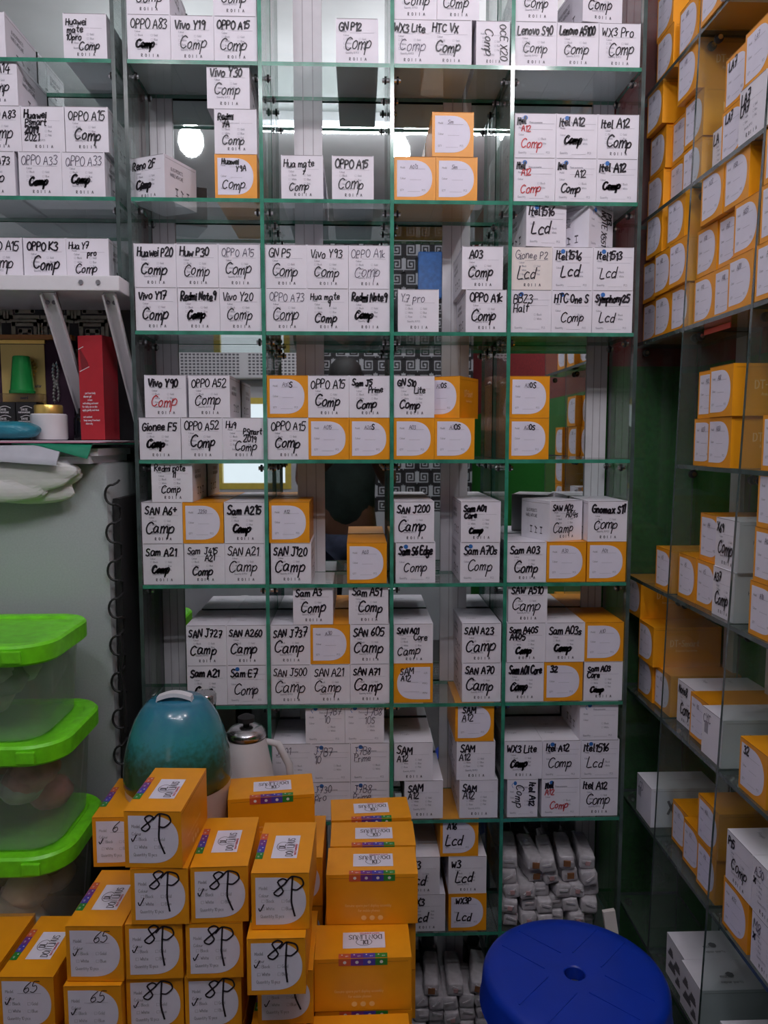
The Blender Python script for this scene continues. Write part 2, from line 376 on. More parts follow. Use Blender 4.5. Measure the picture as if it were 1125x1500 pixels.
# rear wall (seen in the mirror) with the lit shop window
b = MB(); yb = Y0 - .03
wx0, wx1, wz0, wz1 = -0.95, -0.45, 1.05, 1.66
for (xa, xb, za, zz) in ((X0, wx0, 0, ZC), (wx1, X1, 0, ZC), (wx0, wx1, 0, wz0), (wx0, wx1, wz1, ZC)):
    b.box(((xa + xb) / 2, yb, (za + zz) / 2), (xb - xa, .06, zz - za), 0)
greek_key(b, -.77, .42, .9, 2.72, (0, Y0 + .001, 0), (-1, 0, 0), (0, 0, 1), .075, .010, 1)
struct(b.build('wall_front', ['wall_paint', 'paper_dark']), 'front wall with dark meander wallpaper, seen in the mirror', 'wall')
b = MB()
for (c, s) in (((wx0 + .02, Y0 - .02, (wz0 + wz1) / 2), (.04, .05, wz1 - wz0)), ((wx1 - .02, Y0 - .02, (wz0 + wz1) / 2), (.04, .05, wz1 - wz0)),
               (((wx0 + wx1) / 2, Y0 - .02, wz0 + .02), (wx1 - wx0 - .081, .05, .04)), (((wx0 + wx1) / 2, Y0 - .02, wz1 - .02), (wx1 - wx0 - .081, .05, .04))):
    b.box(c, s)
struct(b.build('window_1', ['yellow_frame']), 'yellow-framed shop opening, seen in the mirror', 'window')

# wallpaper panel on the back wall above the fridge
b = MB(); b.box((-1.1, 1.7175, 1.50), (1.26, .008, 1.0), 0)
greek_key(b, -1.7, -.475, 1.50, 2.0, (0, 1.7132, 0), (1, 0, 0), (0, 0, 1), .058, .009, 1)
struct(b.build('trim_1', ['paper_dark', 'key_line']), 'dark wallpaper with meander pattern above the fridge', 'wallpaper')

# ------------------------------------------------------------ hanging bulbs
for i, p in enumerate(BULBS):
    o = empty('hanging_bulb', p, ['white hanging bulb over the left of the shop, seen in the mirror', 'white hanging bulb over the middle, seen in the mirror',
              'white hanging bulb near the right cabinet, seen in the mirror'][i], 'light bulb', 'hanging bulbs')
    b = MB(); b.lathe([(.001, -.062), (.02, -.058), (.036, -.042), (.045, -.018), (.043, .01), (.03, .038), (.018, .055)], n=20)
    b.build('bulb', ['bulb'], o, smooth=60)
    b = MB(); b.lathe([(.018, .055), (.022, .06), (.022, .10), (.008, .11), (.001, .11)], n=16); b.build('socket', ['white_metal'], o, smooth=40)
    b = MB(); b.tube([(0, 0, .105), (0, 0, ZC - p[2] - .001)], .003, 6); b.build('cord', ['black_rubber'], o)

o = empty('tube_light', (.05, -.08, 2.735), 'long white fluorescent tube on the ceiling, seen in the mirror', 'tube light')
b = MB(); b.box((0, 0, .045), (1.26, .06, .038)); b.build('batten_fitting', ['white_metal'], o, bevel=.003)
b = MB(); b.tube([(-.59, 0, 0), (.59, 0, 0)], .014, 14); b.build('tube', ['tube'], o, smooth=50)
for s in (-1, 1):
    b = MB(); b.box((s * .605, 0, .012), (.02, .032, .05)); b.build('tube_holder', ['white_metal'], o)

# ------------------------------------------------------------ back glass cabinet with mirrored back
VX = [-.4436, -.1862, .0688, .304, .5625]
ZK = [2.1058 - .2552 * k for k in range(9)]
YF, YM = 1.55, 1.701
gt = .0075
cab = empty('glass_display_cabinet', (0, YF, 0), 'large green-edged glass shelf cabinet with mirrored back across the middle of the shop', 'display cabinet')
def gpane(parent, name, x0, x1, y0, y1, z0, z1, thin, em='glass_edge'):
    e = {'x': [0, 0, 1, 1, 1, 1], 'z': [1, 1, 1, 1, 0, 0]}[thin]
    b = MB(); b.box((0, 0, 0), (x1 - x0, y1 - y0, z1 - z0), e)
    return b.build(name, ['glass', em], parent, ((x0 + x1) / 2 - parent.location.x, (y0 + y1) / 2 - parent.location.y, (z0 + z1) / 2 - parent.location.z))
ZT = 2.52
for x in VX: gpane(cab, 'partition', x - gt / 2, x + gt / 2, YF, YM, .04, ZT, 'x', 'dark_edge' if x in (VX[0], VX[4]) else 'glass_edge')
def peg(parent, x, y, z, sgn):
    b = MB(); b.tube([(0, 0, 0), (sgn * .014, 0, 0)], .0042, 8, 0); b.tube([(sgn * .006, 0, 0), (sgn * .010, 0, 0)], .0075, 10, 1)
    o = b.build('shelf_peg', ['steel', 'black_rubber'], parent, (x, y, z), smooth=40)
for k in range(9):
    for i in range(4):
        xa, xb = VX[i] + gt / 2 + .0004, VX[i + 1] - gt / 2 - .0004
        s = gpane(cab, 'shelf', xa, xb, YF + .0005, YM - .0005, ZK[k] - .0075, ZK[k], 'z')
        if k < 6:
            hw = (xb - xa) / 2
            for sgn in (1, -1):
                for yy in (-.045, .05): peg(s, -sgn * hw, yy, -.0145, sgn)
BT = [(-.439, -.391), (-.134, -.074), (.1855, .2455), (.510, .5555)]
for a, c in BT:
    b = MB(); b.box(((a + c) / 2, .155, 1.30), (c - a, .008, 2.50), 0)
    for q in (.33, .68): b.box((a + (c - a) * q, .1506, 1.30), (.0012, .0008, 2.50), 1)
    b.build('batten', ['batten', 'seam'], cab)
for a, c in ((BT[0][1], BT[1][0]), (BT[1][1], BT[2][0]), (BT[2][1], BT[3][0])):
    b = MB(); b.box(((a + c) / 2, .1575, 1.30), (c - a - .0006, .003, 2.50)); b.build('mirror', ['mirror'], cab)

# ------------------------------------------------------------ small wall cabinet above the fridge
lc = empty('wall_display_cabinet', (-.80, YF, 1.69), 'smaller glass shelf cabinet on a white board at upper left', 'display cabinet')
for x in (-.4655, -1.16): gpane(lc, 'partition', x - gt / 2, x + gt / 2, YF, YM, 1.6895, ZT, 'x', 'dark_edge')
for k in (0, 1):
    s = gpane(lc, 'shelf', -1.156, -.4697, YF + .0005, YM - .0005, ZK[k] - .0075, ZK[k], 'z')
    for yy in (-.045, .05): peg(s, .3432, yy, -.0145, -1)
b = MB(); b.box((-.0125, .1545, .43), (.70, .003, .86)); b.build('mirror', ['mirror'], lc)
b = MB(); b.box((0, 0, 0), (.742, .222, .028)); bd = b.build('bracket_shelf', ['white_metal'], None, (-.8205, 1.602, 1.675), bevel=.002)
tag(bd, 'white metal shelf board on slanted braces above the fridge', 'shelf board')
b = MB()
for x in (.30, .332):
    b.tube([(x, -.1135, .001), (x, -.1108, .001)], .0045, 10)
b.build('screw', ['steel'], bd, smooth=40)
def brace(x, w):
    b = MB()
    P = [Vector((x, -.092, -.0145)), Vector((x, .092, -.25))]
    d = (P[1] - P[0]); n = Vector((0, -d.z, d.y)).normalized()
    for dx, wd, off in ((0, w, 0), (w / 2 - .0015, .003, .012), (-w / 2 + .0015, .003, .012)):
        q = [p + Vector((dx + sx * wd / 2, 0, 0)) + n * (-(.0015 if off == 0 else .012) + (0 if off == 0 else .0)) * 1 + n * (t * (.003 if off == 0 else .014)) for p in P for t in (0, 1) for sx in (-1, 1)]
        b.hexa(q, [0] * 6)
    o = b.build('brace', ['white_metal'], bd)
    b = MB()
    for t in (.06,):
        c = P[0].lerp(P[1], t) - n * .004
        for sx in (-.006, .006): b.tube([c + Vector((sx, 0, 0)), c + Vector((sx, 0, 0)) - n * .003], .004, 8)
    b.build('screw', ['dark_ink'], o)
brace(.232, .028); brace(.3465, .024)

# ------------------------------------------------------------ right wall cabinet
ZR = [2.0994 - .2552 * k for k in range(9)]
XF, XB = .607, .768
PA = lambda z: 1.42 - .05 * (z - 1.75)
PB = lambda z: 1.181 - .06 * (z - 1.55)
PC = lambda z: PB(z) - .245
PW = lambda z: 1.698
rc = empty('glass_display_cabinet', (XF, 1.3, 0), 'glass shelf cabinet along the right wall holding mostly orange cartons', 'display cabinet')
def lean_pane(f, name='partition'):
    b = MB(); P = []
    for z in (.04, ZT):
        for y in (-.0035, .0035):
            for x in (XF, XB - .012): P.append((x - XF, f(z) + y - 1.3, z))
    b.hexa(P, [1, 1, 0, 0, 1, 1]); return b.build(name, ['glass', 'dark_edge'], rc)
for f in (PA, PB, PC, PW): lean_pane(f)
for k in range(9):
    for bay, (f, g) in enumerate(((PW, PA), (PA, PB), (PB, PC))):
        if k == 3 and bay == 0: continue
        z = ZR[k]; ya, yb_ = g(z) + .0042, f(z) - .0042
        b = MB(); b.box((0, 0, 0), (XB - XF - .014, yb_ - ya, .0075), [1, 1, 1, 1, 0, 0])
        s = b.build('shelf', ['glass', 'dark_edge'], rc, ((XB - XF - .014) / 2, (ya + yb_) / 2 - 1.3, z - .00375))
        hy = (yb_ - ya) / 2
        for sgn in (1, -1):
            b = MB(); b.tube([(0, 0, 0), (0, -sgn * .016, 0)], .0045, 8, 0); b.tube([(0, -sgn * .006, 0), (0, -sgn * .011, 0)], .008, 10, 1)
            b.build('shelf_peg', ['steel', 'black_rubber'], s, (-.045, sgn * hy, -.0145), smooth=40)
for y in (1.51, 1.345, 1.29, 1.06):
    b = MB(); b.box((XB - XF - .004, y - 1.3, 1.28), (.008, .042, 2.46)); b.build('batten', ['batten'], rc)

# ------------------------------------------------------------ cartons
CW, CD, CH = .082, .143, .0842
FU, FV = (1, 0, 0), (0, 0, 1)
def front(e=.0004): return (0, -CD / 2 - e, 0)
def hull(b, m=0, seam=3):
    b.box((0, 0, CH / 2), (CW, CD, CH), m)
def carton_mesh(name, kind):
    b = MB(); O = front(); g = .00055
    bm_m = {'A': 'white', 'B': 'white', 'C': 'cream', 'O': 'orange', 'X': 'white', 'S': 'white', 'L': 'orange'}[kind]
    # body with a tucked lid: lid panel, body below, a thin seam between
    b.box((0, 0, CH / 2), (CW, CD, CH), 0)
    b.box((0, -CD / 2 + .0008, CH - .0006), (CW - .004, .0022, .0010), 3)
    for x in (-CW / 2, CW / 2): b.box((x * .999, 0, CH - .006), (.0006, CD - .01, .0006), 3)
    if kind in ('A', 'C'):
        for i, (s, x, z, h) in enumerate((('Model', -.030, .0585, .0036), ('Colour', -.026, .0515, .0036), ('Black', -.020, .0445, .0036), ('Gold', .010, .0445, .0036),
                ('White', -.020, .0365, .0036), ('Blue', .010, .0365, .0036), ('Rose', -.020, .0285, .0036), ('Pink', .010, .0285, .0036), ('Quantity 10 PCS', -.022, .0195, .0034))):
            text(b, s, x, z, h, g, O, FU, FV, 1)
        for x in (-.026, .004):
            for z in (.0445, .0365, .0285):
                P = [(x, O[1], z), (x + .0034, O[1], z), (x + .0034, O[1], z + .0034), (x, O[1], z + .0034), (x, O[1], z)]
                b.ribbon(P, .0004, (0, -1, 0), 1)
        for x in (-.010, .0145): b.ribbon([(x - .004, O[1], .0575), (x + .018, O[1], .0575)], .0004, (0, -1, 0), 1)
        for i, s in enumerate('ROIIA'): text(b, s, -.015 + i * .0075, .007, .005, .0012, O, FU, FV, 2)
    if kind == 'B':
        n = [(.0045 * math.cos(a * PI / 8), .0045 * math.sin(a * PI / 8)) for a in range(16)]
        b.face([(-.020 + x, O[1], .0755 + y) for x, y in n], 4)
        b.ribbon([(-.026, O[1], .066), (-.029, O[1], .071), (-.026, O[1], .076)], .0012, (0, -1, 0), 4)
        for s, x, z, h in (('Phone accessories', -.012, .0655, .003), ('Model', -.033, .055, .0036), ('Colour', -.033, .042, .0036), ('Black', .012, .034, .0038), ('White', .012, .0255, .0038), ('Quantity', -.033, .008, .0038), ('PCS', .022, .008, .0038)):
            text(b, s, x, z, h, g, O, FU, FV, 1)
        for a, c, z in ((-.012, .034, .0535), (-.01, .018, .007), (-.012, .037, .0645)): b.ribbon([(a, O[1], z), (c, O[1], z)], .0004, (0, -1, 0), 1)
        for z in (.034, .0255):
            P = [(.006, O[1], z), (.0094, O[1], z), (.0094, O[1], z + .0034), (.006, O[1], z + .0034), (.006, O[1], z)]
            b.ribbon(P, .0004, (0, -1, 0), 1)
    if kind in ('A', 'C', 'B'):
        for sg in (1, -1):
            OO = (sg * (CW / 2 + .0004), 0, 0); UU = (0, sg, 0)
            text(b, 'GLASS PRODUCTS', -.045, .058, .0062, .0008, OO, UU, FV, 2, maxw=.09)
            text(b, 'HANDLE WITH CARE', -.048, .047, .0062, .0008, OO, UU, FV, 2, maxw=.096)
            for i, y in enumerate((-.020, .004, .030)):
                P = [(OO[0], sg * y, .014), (OO[0], sg * y, .027)]; b.ribbon(P, .0022, (sg, 0, 0), 2)
                b.ribbon([(OO[0], sg * (y - .005), .014), (OO[0], sg * (y + .005), .014)], .0018, (sg, 0, 0), 2)
                b.ribbon([(OO[0], sg * (y - .005), .027), (OO[0], sg * (y + .005), .027 - .004 * (i % 2))], .003, (sg, 0, 0), 2)
        for y in (-.03, .02): text(b, 'Fragile', -.025, y, .006, .0007, (0, 0, CH + .0004), (1, 0, 0), (0, 1, 0), 1)
    if kind == 'X':
        OO = (CW / 2 + .0004, 0, 0)
        text(b, 'XP', -.035, .030, .026, .0055, OO, (0, 1, 0), FV, 2, curve=False)
        for z in (.072, .066, .060): text(b, 'IIIIIIIIII', -.03, z - .02, .009, .0012, O, FU, FV, 1)
        b.ribbon([(.0, -.02, CH + .0004), (.0, .05, CH + .0004)], .001, (0, 0, 1), 1)
    if kind in ('O', 'L'):
        OO = (CW / 2 + .0004, 0, 0)
        if kind == 'O':
            text(b, 'DT-Smart', -.035, .044, .013, .0020, OO, (0, 1, 0), FV, 1, curve=False, maxw=.075)
            text(b, 'Assured Guarantee', -.024, .033, .0050, .0007, OO, (0, 1, 0), FV, 1, maxw=.055)
        for sg, hh in ((-1, .030), (1, .030)):
            if kind == 'L' or sg < 0:
                OO = (sg * (CW / 2 + .0004), 0, 0)
                text(b, 'Genuine spare part display assembly', -.042, hh, .0042, .0005, OO, (0, sg, 0), FV, 1, maxw=.084)
                text(b, 'for mobile phones', -.022, hh - .0085, .0042, .0005, OO, (0, sg, 0), FV, 1, maxw=.044)
                for y in (-.013, 0, .013):
                    n = [(.0042 * math.cos(a * PI / 5), .0042 * math.sin(a * PI / 5)) for a in range(10)]
                    b.face([(OO[0], sg * (y + p), .011 + q) for p, q in n], 1)
    if kind == 'S':
        for (x, z, w) in ((-.02, .055, .02), (.01, .045, .026), (-.012, .03, .03), (.016, .02, .018)):
            for i in range(3): b.ribbon([(x - w / 2 + i * .004, O[1], z - .006 + i * .006), (x + w / 2 - i * .002, O[1], z + .004 * (i - 1))], .006, (0, -1, 0), 2)
        text(b, 'mobile', -.02, -.01, .009, .0010, (0, 0, CH + .0004), (0, 1, 0), (-1, 0, 0), 2)
        text(b, 'repair parts', -.024, -.024, .007, .0008, (0, 0, CH + .0004), (0, 1, 0), (-1, 0, 0), 2)
        b.face([(.002 + .008 * math.cos(a), .008 * math.sin(a), CH + .0004) for a in [k * PI / 3 for k in range(6)]], 2)
    mats = ['orange', 'pale_orange', 'dark_ink', 'orange_seam'] if kind in 'OL' else [bm_m, 'grey_ink', 'dark_ink', 'seam', 'blue_ink']
    return b.mesh(name, mats)
def label_mesh(big=False):
    b = MB(); y = -CD / 2 - .0003
    x0, x1, z0, z1 = (-.0355, .034, .0075, .077) if not big else (-.035, .0365, .007, .0775)
    xm = x0 + .030; zc = (z0 + z1) / 2; rx = x1 - xm; rz = (z1 - z0) / 2
    P = [(x0, z0), (xm, z0)]
    for i in range(1, 24):
        a = -PI / 2 + PI * i / 24
        P.append((xm + rx * abs(math.cos(a)) ** .78, zc + rz * math.copysign(abs(math.sin(a)) ** .9, math.sin(a))))
    P += [(xm, z1), (x0, z1)]
    b.face([(x, y, z) for x, z in P], 0)
    O = (0, y - .0003, 0); g = .0006
    if big:
        for s, x, z in (('Model', -.030, .0595), ('Colour', -.030, .0485), ('Black', -.020, .0405), ('Gold', .008, .0405), ('White', -.020, .029), ('Blue', .008, .029), ('Quantity 10 pcs', -.028, .0175)):
            text(b, s, x, z, .0046, g, O, FU, FV, 1)
        for x in (-.0265, .002):
            for z in (.0405, .029):
                q = [(x, O[1], z), (x + .004, O[1], z), (x + .004, O[1], z + .004), (x, O[1], z + .004), (x, O[1], z)]
                b.ribbon(q, .0004, (0, -1, 0), 1)
        b.ribbon([(-.012, O[1], .0585), (.022, O[1], .0585)], .0004, (0, -1, 0), 1)
    else:
        for s, x, z in (('Model', -.029, .0615), ('Colour', -.029, .041), ('QTY', -.029, .0185), ('PCS', .014, .0185)): text(b, s, x, z, .0036, g, O, FU, FV, 1)
        for a, c, z in ((-.012, .020, .0605), (-.010, .012, .040), (-.014, .010, .0175)): b.ribbon([(a, O[1], z), (c, O[1], z)], .0005, (0, -1, 0), 1)
    return b.mesh('label', ['label', 'grey_ink'])
CM = {k: carton_mesh('carton_' + n, k) for k, n in (('A', 'white'), ('B', 'logo'), ('C', 'cream'), ('O', 'orange'), ('X', 'long_white'), ('S', 'print'), ('L', 'orange_linus'))}
CM['W'] = CM['A']
LM = label_mesh(); LB = label_mesh(True)

def writing(txt, typ, flip=False):
    """pen writing on the front of a carton; returns a mesh and how it looks"""
    b = MB(); y = -CD / 2 - .0009; O = (0, y, 0); U, V = FU, FV
    side = '%' in txt.replace('%m', '')
    t = txt.replace('%m', '').replace('%', '')
    if side: U, V, O = (0, 0, -1), (1, 0, 0), (0, y, CH / 2); dz = -CH / 2
    else: dz = 0
    look = set()
    lines = [q for q in t.split('|') if q.strip() not in ('', '.')]
    if not lines: return None, look
    small = typ == 'O' and lines[0].lstrip('> ')[0] == '_' or typ == 'O' and lines[0] in ('A013',)
    n = len(lines); z = .0715 + dz
    for i, ln in enumerate(lines):
        right = ln.startswith('>'); ln = ln.lstrip('> ')
        fl = set()
        while ln and ln[0] in '*~^_': fl.add(ln[0]); ln = ln[1:]
        last = i == n - 1 and n > 1
        comp = last and ln.strip() in ('Comp', 'Camp', 'Lcd')
        w = .0036 if '~' in fl and not comp else .0030 if '*' in fl or '~' in fl else (.0013 if '_' in fl else .0022)
        mi = 1 if '^' in fl else (2 if '_' in fl else 0)
        if '*' in fl or '~' in fl: look.add('bold')
        if '~' in fl: look.add('scribbled')
        if '^' in fl: look.add('red')
        if small:
            parts = ln.split('*')
            tw = text(b, parts[0], -.010, .0615 - i * .042, .0075, .0008, O, U, V, 2, .1, .1)
            if len(parts) > 1: text(b, parts[1].upper(), -.010 + tw, .0605 - i * .042, .0105, .0022, O, U, V, 0, .05, .1); look.add('overwritten')
            look.add('small'); continue
        if comp:
            sz = (.021 if '~' not in fl else .015) * R.uniform(.92, 1.1)
            x = R.uniform(-.031, -.022); zz = R.uniform(.021, .027) + dz
            if n > 2: zz = .018 + dz; sz *= .8
            if right: x += .012
            mw = .052 if '~' not in fl else .036
            if ln.strip() == 'Camp': sz *= 1.1; mw = .064; x = -.034
            for r in range(2 if '~' in fl else 1):
                text(b, ln.strip(), x + r * .0016, zz + r * .001, sz, w, O, U, V, mi, .22, .09, mw, tight=1.0)
            if '~' in fl: scribble(b, x + .008, zz + .001, mw * .5, sz * .45, w * .6, O, U, V, mi)
        else:
            sz = (.0155 if n <= 2 else .0125) * R.uniform(.92, 1.08)
            if typ == 'O': sz *= .9
            zz = z - sz - (.0 if i == 0 else .002) + .004
            x = -.036 if typ != 'O' else -.028
            mw = .070 if typ != 'O' else .056
            if right: x = -.002; mw = .038
            for r in range(1): text(b, ln.strip(), x + R.uniform(0, .003), zz, sz, w, O, U, V, mi, .10, .10, mw)
            z = zz - .0035
    return b.mesh('handwriting', ['marker', 'red_ink', 'pen']), look
ROWS = {1: ['single'], 2: ['lower', 'upper'], 3: ['bottom', 'middle', 'top']}
ORD = ['first', 'second', 'third', 'fourth', 'fifth', 'sixth', 'seventh', 'eighth', 'ninth']
def looks(typ, look, txt):
    if typ in ('O',):
        if 'overwritten' in look: return 'orange carton with bold letters on label'
        if 'small' in look or not look: return 'orange carton with faint writing on label'
        return 'orange carton with marker on label'
    if typ == 'X': return 'long white carton with dark letters'
    if typ == 'S': return 'white carton with dark blotchy print'
    c = 'cream carton' if typ == 'C' else 'white carton'
    if '%' in txt and '%m' not in txt: return c + ' turned so writing runs sideways'
    if 'red' in look: return c + ' with red handwriting'
    if not look and txt.strip('> ') in ('.', ''): return c + ' with blue logo, unmarked'
    if 'scribbled' in look: return c + ' with scribbled-over marker'
    if typ == 'B': return c + ' with blue logo and marker'
    if 'bold' in look: return c + ' with bold black marker'
    return c + ' with thin black writing'
def carton(typ, txt, loc, rz, sc=(1, 1, 1)):
    kind = typ if typ != 'W' else 'A'
    o = link('orange_carton' if kind in 'OL' else ('cream_carton' if kind == 'C' else 'white_carton'), CM[typ], None, loc, rz)
    o.scale = sc
    if kind == 'O':
        l = link('label', LM, o)
        if '%m' in txt:
            l.rotation_euler = (0, PI, 0); l.location = (0, 0, CH)
    me, look = writing(txt, typ)
    if me: link('handwriting', me, o)
    return o, look

BACK = """000|-0.5191|W|0|Huawei|mate|10pro|>Comp
000|-0.7101|W|0|OPPO A15|Comp
010|-0.7032|W|0|OPPO A73|Comp
010|-0.6135|W|0|_OPPO A33|~Comp
010|-0.5309|W|0|_OPPO A33|~Comp
011|-0.6881|W|0|OPPO A83|Comp
011|-0.6055|W|0|*Huawei|Psmart|~2019|2021
011|-0.5217|W|0|OPPO A15|*Comp
012|-0.6913|W|0|Vivo A14|Comp
020|-0.6958|W|0|OPPO A15|Comp
020|-0.6115|W|0|*OPPO K3|*Comp
020|-0.5289|W|0|Hua Y7|> pro|Comp
100|-0.3981|W|0|OPPO A83|~Comp
100|-0.3155|W|0|*Vivo Y19|Comp
100|-0.2329|W|0|*OPPO A15|Comp
101|-0.3981|W|0|Vivo Y20|Comp
101|-0.2334|W|0|OPPO A12|Comp
110|-0.2367|O|0|*Huawei|> Y9A|Comp
111|-0.2358|W|0|*Redmi|*> 7A|Comp
112|-0.2487|W|0|*Vivo Y30|Comp
110|-0.3913|W|-24|*Reno 2F|~Comp
120|-0.3975|W|0|*Vivo Y17|*Comp
120|-0.3144|W|0|*~Redmi Note9|~Comp
120|-0.2318|W|0|Vivo Y20|Comp
121|-0.3981|W|0|*Huawei P20|*Comp
121|-0.3155|W|0|*Huw P30|Comp
121|-0.2329|W|0|_OPPO A15|Comp
130|-0.3976|W|0|*Gionee F5|~Comp
130|-0.3143|W|0|OPPO A52|*Comp
130|-0.2317|W|0|Hu9|> PSmart|> 2019|> Comp
131|-0.3850|W|0|*~Vivo Y90|^Comp
131|-0.2978|W|0|OPPO A52|Comp
140|-0.3981|W|0|*Sam A21|~Comp
140|-0.3143|W|0|Sam ~J415|> A21|*Comp
140|-0.2317|W|0|SAN A21|Camp
141|-0.3981|W|0|*SAN A6+|*Camp
141|-0.3155|O|0|_J250
141|-0.2317|W|0|*~Sam A215|~Comp
142|-0.3762|W|0|Redmi note|> 11|Comp
150|-0.3143|W|0|*~Sam A21|~Comp
150|-0.2317|B|0|*Sam E7|Comp
151|-0.3143|W|0|*SAN J727|*Camp
151|-0.2317|W|0|*SAN A260|*Camp
200|0.0011|W|0|*GN P12|Comp
210|-0.1076|W|0|Hua mate|> 7|Comp
210|-0.0082|W|0|*OPPO A15|Comp
220|-0.1411|W|0|_OPPO A73|Comp
220|-0.0589|W|0|Hua mate|> 9|*Comp
220|0.0237|W|0|*~Redmi Note9|~Comp
221|-0.1411|W|0|GN P5|Comp
221|-0.0589|W|0|Vivo Y93|Comp
221|0.0237|W|0|_OPPO A1k|_Comp
230|-0.1411|W|0|OPPO A15|*Comp
230|-0.0589|O|0|_A015
230|0.0237|O|0|_A20*s
231|-0.1411|O|0|_A30*s
231|-0.0589|W|0|OPPO A15|*Comp
231|0.0237|W|0|*Sam J5|> Prime|*Comp
240|-0.1378|W|0|*SAN J120|*Camp
240|0.0178|O|0|_A03
241|-0.1407|O|0|_A12
250|-0.1411|W|0|SAN J500|Camp
250|-0.0589|W|0|SAN A21|Camp
250|0.0237|W|0|*SAN A71|*Camp
251|-0.1411|W|0|*SAN J737|*Camp
251|-0.0589|O|0|_A30
251|0.0237|W|0|*SAN 605|*Camp
252|-0.0938|W|0|*Sam A3|*Comp
252|0.0211|W|0|*Sam A51|*Comp
260|-0.1411|B|0|_J701|_pro
260|-0.0589|B|0|_J730|_pro
260|0.0237|B|0|_J7B8|_Prime
261|-0.1411|B|0|_J701
261|-0.0589|B|0|_J7B7|_10
261|0.0237|B|0|_J7B8|_Prime
262|-0.0705|B|0|> _J7B7|> _10
262|0.0121|B|0|> _J7B8|> _10S
300|0.1073|W|0|*WX3 Lite|_Comp
300|0.1829|W|0|*HTC VX|*Comp
300|0.2655|W|0|%OCE X20|Comp
301|0.1143|W|0|HTC X9|Comp
301|0.1969|W|0|HTC X10|Comp
310|0.1143|O|0|A013
310|0.1969|O|0|_Sim
311|0.1887|O|0|_Sim
320|0.1221|W|0|_Y7 pro
320|0.2585|W|0|*OPPO A1k|*Comp
321|0.2502|W|0|*> A03|*Comp
330|0.1143|O|0|_A03
330|0.1969|O|0|_A3*OS
331|0.1143|W|0|*GN S10|> Lite|*Comp
331|0.1969|O|-30|_A2*OS
340|0.1184|B|0|*~Sam S6 Edge|Comp
340|0.2522|B|0|*Sam A70s|Comp
341|0.1154|W|0|*SAN J200|*Camp
341|0.2528|W|0|*~Sam A01|*~Core|~Comp
350|0.1146|O|0|SAM|A12 %m
350|0.2584|W|0|*SAN A70|*Camp
351|0.1145|W|0|*SAN A01|> Core|Camp
351|0.2575|W|0|*SAN A23|*Camp
360|0.1378|W|0|*SAM|A12
360|0.2552|W|0|*SAM|A12
361|0.1157|W|0|*SAM|A12
361|0.2485|W|0|*SAM|A12
362|0.2449|O|0|*SAM|A12
370|0.1446|W|0|*WX3|*Lcd
370|0.2340|O|0|*WX3P|*Lcd
371|0.1325|W|0|*WX3|*Lcd
371|0.2332|W|0|*W3|*Lcd
372|0.2148|O|0|*A16|*Lcd
400|0.3495|W|0|*Lenovo S90|Comp
400|0.4321|W|0|*~Lenovo A5100|Comp
400|0.5149|W|0|WX3 Pro|Comp
401|0.3500|W|0|WX3|Comp
401|0.4695|W|8|Lenovo|Comp
410|0.3518|B|0|*~Itel|^> A12|^Comp
410|0.4344|B|0|*~Itel|> A12|*Comp
410|0.5170|B|0|*~Itel A12|~Comp
411|0.3518|B|0|*~Itel|^> A12|^Comp
411|0.4344|B|0|*Itel A12|~Comp
411|0.5170|W|0|*Itel A12|*Comp
420|0.3495|B|0|BBZ3|Half
420|0.4321|B|0|*HTC One S|Comp
420|0.5149|B|0|*~Symphony25|Lcd
421|0.3495|C|0|_Gionee P2|Lcd
421|0.4321|B|0|*Itel1516|*Lcd
421|0.5147|B|0|*Itel1513|Lcd
422|0.3707|B|5|*Itel1516|*Lcd
422|0.4638|B|38|%*P13|NOTE X551
430|0.3495|O|0|_A2*OS
431|0.3495|O|0|_A2*OS
440|0.3495|W|0|*Sam A03|*Comp
440|0.4327|O|0|_A30
440|0.5170|O|0|_A01
441|0.4152|W|22|*SAW A02|> A04s|Camp
441|0.5170|W|0|*~Gnomax S11|Comp
450|0.3495|W|0|*~Sam A01 Core|~Comp
450|0.4321|O|0|*~32
450|0.5170|W|0|*Sam A03|*Core|~Comp
451|0.3518|W|0|*Sam A40S|*A405|~Comp
451|0.4344|W|0|*Sam A03s|~Comp
451|0.5170|O|0|_A10
452|0.3537|W|0|*SAW A510|Camp
460|0.3495|B|0|%*Itel A12|Comp
460|0.4321|B|0|*~Itel|^A12|^Comp
460|0.5147|W|0|*Itel A12|Comp
461|0.3495|W|0|*WX3 Lite|~Comp
461|0.4321|B|0|*Itel A12|Comp
461|0.5147|B|0|*Itel1516|Lcd
462|0.5101|B|0|."""
